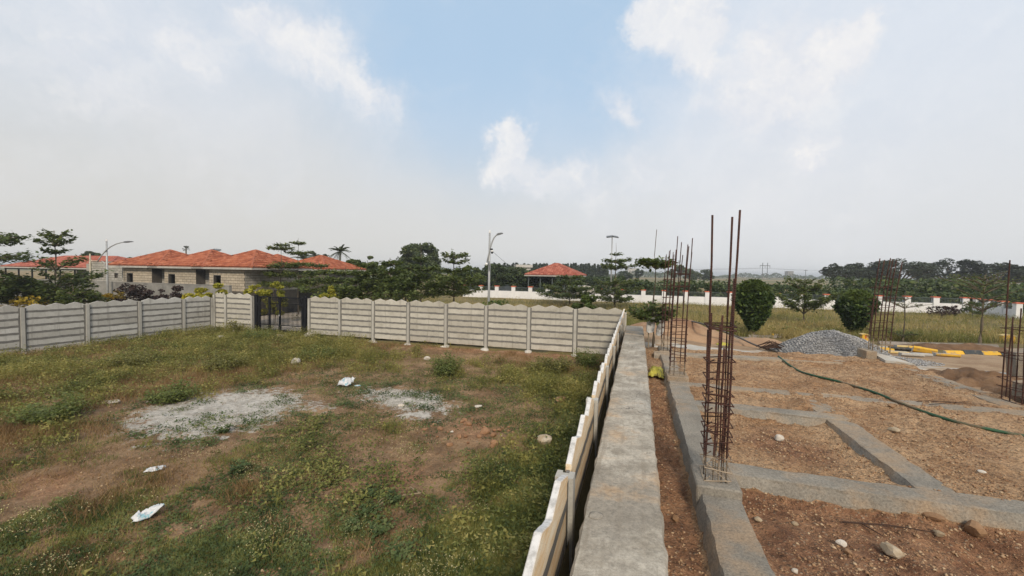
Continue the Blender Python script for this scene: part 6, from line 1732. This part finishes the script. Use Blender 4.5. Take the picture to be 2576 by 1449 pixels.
# black tarpaulin over a stack
p = atd(1280, 742, 57)
res = 18; a = np.linspace(-1, 1, res); aa, bb = np.meshgrid(a, a, indexing='ij')
zt = 1.45 * (1 - 0.55 * np.abs(aa + 0.25) ** 1.4) * (1 - 0.5 * np.abs(bb) ** 3) + 0.25 * (fbm(aa * 3 + 4, bb * 3 + 4, 31, 3) - 0.5) + 0.25 * np.clip(aa - 0.4, 0, 1)
V = np.stack([aa * 1.35, bb * 1.2, zt], -1).reshape(-1, 3); idx = np.arange(res * res).reshape(res, res)
o = ob('tarp_pile', fast(V, np.stack([idx[:-1, :-1], idx[1:, :-1], idx[1:, 1:], idx[:-1, 1:]], -1).reshape(-1, 4), M['tarp'], True), None, (p[0], p[1], 0.72))
tag(o, 'black tarpaulin draped over a pile behind the white wall near the gazebo', 'tarpaulin')

# ------------------------------------------------------------------ kerb stones
def kerb(label, p, rot, mat, L=0.66, W_=0.19, H=0.15, tilt=(0, 0), group='painted kerb stones', z=0.0):
    mb = MB()
    prof = [(-W_ / 2, -0.10), (W_ / 2, -0.10), (W_ / 2, H), (-W_ / 2 + 0.075, H), (-W_ / 2, H - 0.11)]
    mb.add([(-L / 2, y, zz) for y, zz in prof] + [(L / 2, y, zz) for y, zz in prof], [tuple(range(4, -1, -1)), tuple(range(5, 10))] + [(i, (i + 1) % 5, (i + 1) % 5 + 5, i + 5) for i in range(5)])
    o = mb.build('kerb_stone', M[mat], None, False, (p[0], p[1], p[2] + z), (tilt[0], tilt[1], rot))
    if mat[0] == 'y':
        o.data.materials.append(M['kgrey'])
        for fi_ in (0, 1, 2, 3): o.data.polygons[fi_].material_index = 1
    bevel(o, 0.014, 2)
    return tag(o, label, 'kerb stone', group)
kp0 = np.array(ground(2388, 891)); kp1 = np.array(ground(2585, 897))
kd = (kp1 - kp0); kl = np.linalg.norm(kd[:2]); kd = kd / kl; ka = math.atan2(kd[1], kd[0])
kstep = 45 * kp0[1] / FOC
names_ = ['first yellow stone at the left end of the set kerb line', 'first black stone of the set kerb line', 'middle yellow stone of the set kerb line, between two black ones', 'second black stone of the set kerb line', 'yellow stone of the kerb line behind the cage at the right edge', 'black kerb stone cut by the right edge of the photo']
for i in range(6):
    q = kp0 + kd * kstep * (i + 0.25); uq, vq = UV(q[0], q[1])
    kerb(names_[i], (q[0], q[1], float(z_outer(uq, vq))), ka, 'yellow' if i % 2 == 0 else 'kblack', kstep * 0.985, 0.17, 0.13)
for i, (lab, x, y, rot, mt, L, z_, tl) in enumerate((
        ('chunky yellow stone at the left of the loose kerb pile', 2228, 884, -0.35, 'yellow', 0.62, 0.02, (0.1, 0)), ('faded yellow topped stone lying at the back of the loose pile', 2270, 877, -0.25, 'yellow_pale', 0.62, 0.0, (1.4, 0)),
        ('clean yellow stone at the back right of the loose pile', 2302, 879, -0.3, 'yellow', 0.55, 0.0, (0, 0)), ('dark grey stone lying in the middle of the loose pile', 2263, 885, -0.45, 'kblack', 0.75, 0.06, (1.45, 0)),
        ('long faded yellow stone under the middle of the loose pile', 2256, 890, -0.3, 'yellow_pale', 0.75, -0.06, (1.5, 0)), ('pale grey unpainted stone at the front of the loose pile', 2292, 898, -0.35, 'kgrey', 0.72, -0.02, (1.5, 0)),
        ('tilted stone with yellow face and black side on top of the loose pile', 2325, 892, -0.55, 'yellow', 0.78, 0.10, (0.9, 0.12)), ('bluish grey stone behind the pale front one in the loose pile', 2318, 897, -0.4, 'kgrey', 0.6, -0.04, (1.5, 0)),
        ('yellow stone with a bare end lying apart right of the loose pile', 2380, 899, -0.35, 'yellow', 0.78, -0.02, (1.5, 0)), ('pale slab stone behind the leaning cage in the loose pile', 2205, 878, -0.3, 'kgrey', 0.8, 0.0, (1.5, 0)))):
    kerb(lab, ground(x, y), rot, mt, L * 0.78, 0.14, 0.12, tl, 'loose painted kerb stones', z_ * 0.6 + (0.06 if tl[0] > 0.8 else 0.0))
for i, x in enumerate((2245, 2282, 2330, 2376, 2425, 2474)):
    lab = ['old brown kerb stone nearest the yellow marker with a letter', 'dark kerb slab lying over the old edge', 'pinkish old kerb stone of the far edge', 'old kerb stone of the far edge left of the thin tree', 'old kerb stone of the far edge below the thin-leaved tree', 'old kerb stone half buried under the dirt bank'][i]
    q = ground(x, 868 + i * 1.2)
    kerb(lab, q, -A + 0.02, 'kbrown', 0.95, 0.16, 0.14, (0, 0), 'old kerb stones along the field edge')
for i, (lab, x, y) in enumerate((('old kerb stone beside the left clipped shrub', 1925, 849), ('pale slab leaning near the left clipped shrub', 1955, 846), ('old edge stone under the left clipped shrub', 1840, 852))):
    kerb(lab, ground(x, y), -A + [0.1, 0.5, -.05][i], ['kbrown', 'kgrey', 'kbrown'][i], [1.4, 0.7, 1.4][i], 0.16, 0.10, (0, 0), 'old kerb stones along the field edge')
# yellow plot markers
def marker(label, x, yb, ytop, wpx, rot, letter=False, roof=0.12):
    p = ground(x, yb); sc = p[1] / FOC; H = (yb - ytop) * sc; W_ = wpx * sc; D_ = 0.22
    t = thing('plot_marker', label, 'marker', p, rot, 'yellow plot markers')
    rh = roof * H
    pr = [(-W_ / 2, -0.15), (W_ / 2, -0.15), (W_ / 2, H - rh), (0, H), (-W_ / 2, H - rh)]
    mb = MB().add([(x_, -D_ / 2, z_) for x_, z_ in pr] + [(x_, D_ / 2, z_) for x_, z_ in pr], [tuple(range(5)), tuple(range(9, 4, -1))] + [(i, i + 5, (i + 1) % 5 + 5, (i + 1) % 5) for i in range(5)])
    bevel(mb.build('marker_body', M['yellow'], t), 0.01)
    cpm = MB()
    for s in (-1, 1):
        cpm.add([(0, -D_ / 2 - .02, H + .002), (s * (W_ / 2 + 0.03), -D_ / 2 - .02, H - rh - 0.01), (s * (W_ / 2 + 0.03), D_ / 2 + .02, H - rh - 0.01), (0, D_ / 2 + .02, H + .002),
                 (0, -D_ / 2 - .02, H + .03), (s * (W_ / 2 + 0.03), -D_ / 2 - .02, H - rh + 0.02), (s * (W_ / 2 + 0.03), D_ / 2 + .02, H - rh + 0.02), (0, D_ / 2 + .02, H + .03)],
                [(0, 1, 2, 3), (4, 5, 6, 7), (0, 1, 5, 4), (1, 2, 6, 5), (2, 3, 7, 6), (3, 0, 4, 7)])
    cpm.build('cap', M['yellow_pale'], t)
    if letter:
        lt = MB(); w_ = W_ * 0.20; y0 = -D_ / 2 - 0.006
        lt.box(-w_ * 0.6, -w_ * 0.1, y0, -D_ / 2 - .001, H * 0.48, H * 0.84); lt.box(-w_ * 0.1 + .001, w_ * 0.9, y0, -D_ / 2 - .001, H * 0.76, H * 0.84); lt.box(-w_ * 0.1 + .001, w_ * 0.6, y0, -D_ / 2 - .001, H * 0.62, H * 0.69)
        lt.build('letter', M['redpaint'], t)
marker('yellow house-shaped plot marker at the right edge of the dry field', 2533, 863, 842, 25, -0.2)
marker('small yellow plot marker with red lettering beside the right clipped shrub', 2174, 861, 840, 15, -0.25, True, 0.06)
tag(bevel(MB().box(-0.035, 0.035, -0.035, 0.035, -0.1, 0.16).build('marker_stub', M['yellow'], None, False, ground(1944, 848), (0, 0, 0.3)), 0.01), 'little yellow peg behind the left clipped shrub', 'marker')

# ------------------------------------------------------------------ hoses
def hose(label, pts, r, mat):
    P = [Vector(p) for p in pts]; out = []
    for i in range(len(P) - 1):
        a, b, c, d = P[max(i - 1, 0)], P[i], P[i + 1], P[min(i + 2, len(P) - 1)]
        for q in range(6):
            t_ = q / 6
            out.append(0.5 * ((2 * b) + (c - a) * t_ + (2 * a - 5 * b + 4 * c - d) * t_ ** 2 + (3 * b - a - 3 * c + d) * t_ ** 3))
    out.append(P[-1])
    o = MB().tube(out, r, 8).build('garden_hose', M[mat], None, True)
    return tag(o, label, 'hose', 'hoses on the site')
hp = [(1958, 899), (1985, 920), (2012, 936), (2050, 948), (2105, 961), (2150, 974), (2200, 990), (2250, 1011), (2300, 1030), (2350, 1048), (2410, 1066), (2470, 1080), (2530, 1092), (2600, 1104)]
pts = []
for x, y in hp:
    p = on_site(x, y); uq, vq = UV(p[0], p[1]); z_ = max(p[2], 2.015 if (8.0 < uq < 8.42 or uq > 12 or 2.56 < vq < 3.0) else p[2])
    pts.append((p[0], p[1], z_ + 0.02))
hose('long green hose snaking over the gravelly soil to the right edge', pts, 0.021, 'hose')
pts = []
for x, y, z_ in ((1728, 806, 2.20), (1765, 814, 2.28), (1800, 826, 2.15), (1850, 845, 1.90), (1900, 868, 1.78), (1950, 884, 1.77), (2000, 893, 1.80), (2040, 898, 1.82)):
    pts.append(at(x, y, z_ + 0.03))
hose('dark grey hose lying over the sand heap behind the rebar cages', pts, 0.028, 'hose_dark')

# ------------------------------------------------------------------ sacks, plastic, twigs
def crumple(name, label, cat, p, W_, L, H, mat, seed, rot=0.0, group=None, n=20, lift=0.5):
    a = np.linspace(-1, 1, n); aa, bb = np.meshgrid(a, a, indexing='ij')
    ax = aa * L / 2 * (1 + 0.75 * (fbm(bb * 1.7 + 3, aa * 1.1, seed, 3) - 0.5)) ; by = bb * W_ / 2 * (1 + 0.6 * (fbm(aa * 1.9 + 7, bb * 0.8, seed + 3, 3) - 0.5))
    rid = np.abs(fbm(aa * 2.2 + 9, bb * 2.2, seed + 5, 3) - 0.5) * 2
    z = H * (1.0 - rid) * (1 - 0.75 * np.maximum(np.abs(aa), np.abs(bb)) ** 2.5) + 0.012
    z = z + lift * H * (np.clip(aa, 0, 1) ** 2) * (fbm(bb * 2, aa, seed + 8, 2))
    V = np.stack([ax + 0.15 * L * (fbm(aa * 2, bb * 2 + 5, seed + 9, 2) - 0.5), by, z], -1).reshape(-1, 3)
    idx = np.arange(n * n).reshape(n, n)
    o = ob(name, fast(V, np.stack([idx[:-1, :-1], idx[1:, :-1], idx[1:, 1:], idx[:-1, 1:]], -1).reshape(-1, 4), M[mat], False, name), None, p, (0, 0, rot))
    sm = o.modifiers.new('thick', 'SOLIDIFY'); sm.thickness = 0.006
    return tag(o, label, cat, group)
p = on_site(1650, 944, 0.0); crumple('sack', 'crumpled yellow woven sack lying against the retaining wall', 'sack', p, 0.30, 0.60, 0.17, 'sackyellow', 5, 1.25, n=26)
p = ground(1822, 874); crumple('sack', 'small yellow sack scrap on the pale slurry behind the nearest cage', 'sack', (p[0], p[1], p[2] + 0.06), 0.25, 0.45, 0.10, 'sackyellow', 15, 0.2)
G_ = 'white plastic litter in the yard'
crumple('plastic_sheet', 'large crumpled white plastic sheet with blue print in the front left grass', 'litter', on_yard(372, 1302), 0.24, 0.36, 0.15, 'plastic', 29, 0.6, G_, 30, 1.6)
crumple('plastic_sheet', 'white plastic sheet lying between the two lime patches', 'litter', on_yard(871, 972), 0.34, 0.50, 0.30, 'plastic', 36, -0.3, G_, 22, 1.0)
crumple('plastic_sheet', 'small scrap of white plastic left of the front sheet and higher up', 'litter', on_yard(389, 1184), 0.16, 0.26, 0.07, 'plastic', 47, 0.3, G_, 16)
crumple('plastic_sheet', 'tiny white scrap right of the sheet between the lime patches', 'litter', on_yard(900, 972), 0.10, 0.22, 0.04, 'plastic', 58, 0.1, G_, 10)
# white sacks and stakes tied to the slim tree
t = thing('tied_sack', 'two white sacks tied around the trunk of the slim tree at the wall end', 'sack', (sap[0], sap[1], sap[2]), 0)
def soft_box(mb, x0, x1, y0, y1, z0, z1, sh):
    V = []
    for k2, (zz_, w_) in enumerate(((z0, 0.85), (z0 + (z1 - z0) * 0.3, 1.0), (z0 + (z1 - z0) * 0.8, 0.92), (z1, 0.75))):
        cx, cy, hx, hy = (x0 + x1) / 2 + sh * k2, (y0 + y1) / 2, (x1 - x0) / 2 * w_, (y1 - y0) / 2 * w_
        for q in range(8):
            an = q * math.pi / 4 + 0.39; V.append((cx + hx * 1.15 * math.copysign(abs(math.cos(an)) ** 0.6, math.cos(an)), cy + hy * 1.15 * math.copysign(abs(math.sin(an)) ** 0.6, math.sin(an)), zz_ + 0.02 * math.sin(q * 2.1)))
    Fc = [(k2 * 8 + q, k2 * 8 + (q + 1) % 8, k2 * 8 + 8 + (q + 1) % 8, k2 * 8 + 8 + q) for k2 in range(3) for q in range(8)] + [tuple(range(7, -1, -1)), tuple(range(24, 32))]
    return mb.add(V, Fc)
soft_box(MB(), -0.22, -0.02, -0.18, -0.07, 0.52, 0.93, 0.01).build('sack', M['sackwhite'], t)
soft_box(MB(), 0.06, 0.24, -0.14, -0.04, 0.44, 0.86, 0.02).build('sack', M['sackwhite'], t)
MB().tube([(-0.22, -0.20, 0.88), (0.0, -0.21, 0.84), (0.22, -0.18, 0.80)], 0.008, 5).build('rope', M['root'], t)
MB().tube([(-0.14, -0.1, -0.1), (-0.16, -0.05, 1.3)], 0.018, 6).build('stake', M['bark_pale'], t)
MB().tube([(0.34, -0.1, -0.1), (0.04, 0.0, 1.15)], 0.012, 6).build('stake', M['bark'], t)
# dry branches
def twig(label, p, parts, r, mat='twig'):
    mb = MB()
    for pts in parts: mb.tube([(p[0] + a, p[1] + b, p[2] + c) for a, b, c in pts], [r * (1 - 0.6 * i / (len(pts) - 1)) for i in range(len(pts))], 5)
    return tag(mb.build('dry_branch', M[mat]), label, 'branch', 'dry branches')
p = on_yard(1045, 1248); twig('thin forked dry branch on the bare earth of the yard', p, [[(0.08, 0.05, .03), (-0.12, -0.03, .04), (-0.42, -0.10, .03)], [(0.06, 0.04, .04), (-0.05, 0.12, .05), (-0.15, 0.24, .04)]], 0.014)
p = on_yard(962, 1272); twig('pale curled root lying beside the leafy plants', p, [[(0.12, 0.06, .03), (0.06, 0.10, .10), (-0.03, 0.05, .08), (-0.10, -0.06, .03)], [(0.10, 0.02, .03), (0.02, 0.03, .07), (-0.06, -0.1, .03)], [(0.05, 0.1, .06), (0.0, -0.04, .06)]], 0.012)
p = on_site(2230, 1330); twig('long thin dark stick lying on the wet front soil', p, [[(-0.35, 0.04, .03), (0.0, 0.0, .035), (0.38, -0.10, .03)], [(-0.2, 0.02, .03), (-0.15, -0.14, .02)]], 0.008, 'root')
p = ground(1955, 884)
t = thing('root_bundle', 'tangled bundle of dark roots at the left foot of the gravel heap', 'roots', p)
for q in range(22):
    an = random.uniform(-0.5, 0.5); L = random.uniform(0.3, 0.8); y_ = random.uniform(-.2, .2)
    MB().tube([(-0.45 + random.uniform(-.1, .1), y_, 0.04 + random.uniform(0, .12)), (-0.1, y_ + an * 0.2, 0.14 + random.uniform(0, .16)), (-0.45 + L, y_ + an * L * 0.5, 0.04 + random.uniform(0, .1))], [0.012, 0.012, 0.005], 4).build('root', M['root'], t)
p = on_site(2400, 985 + 35)
twig('thin binding wire offcuts lying on the beam right of the hose', (p[0], p[1], 2.02), [[(-0.5, 0.1, .0), (0, 0.05, .02), (0.5, 0.02, .0)], [(-0.45, -0.05, .0), (0.1, 0.03, .02), (0.45, 0.16, .0)], [(-0.3, 0.18, .0), (0.4, -0.08, .01)]], 0.005, 'root')

# broken concrete slabs behind the cage at the right edge
for i, (lab, u_, v_, sx, sy, sz, rz) in enumerate((('broken concrete slab half buried in the dug dirt at the right edge', 9.6, 6.9, 0.9, 0.35, 0.14, 0.3), ('grey concrete lump behind the cage at the right edge', 11.4, 8.0, 0.8, 0.4, 0.3, -0.2), ('concrete slab end below the cage at the right edge', 8.75, 6.7, 0.7, 0.4, 0.12, 0.1))):
    X, Y = XY(u_, v_); o = bevel(MB().box(-sx / 2, sx / 2, -sy / 2, sy / 2, -sz, sz).build('concrete_slab', M['beam'], None, False, (X, Y, float(z_outer(u_, v_)) + [0.30, 0.40, 0.25][i]), (0.1, -0.12, rz - A)), 0.02, 2)
    tag(o, lab, 'slab', 'concrete rubble at the right edge')

# ------------------------------------------------------------------ haze
HZ = 0.0007
if HZ > 0:
    mt = bpy.data.materials.new('pale_haze'); mt.use_nodes = True; mt.node_tree.nodes.clear(); g = G(mt.node_tree)
    pv = g.n('ShaderNodeVolumePrincipled', ins={'Color': (0.86, 0.90, 0.95, 1), 'Density': HZ, 'Anisotropy': 0.2})
    g.n('ShaderNodeOutputMaterial', ins={1: pv.outputs[0]})
    hb = MB().box(-2750, 2750, -2750, 2750, -2.0, 16.5).build('haze', mt)
    kind(hb, 'stuff')
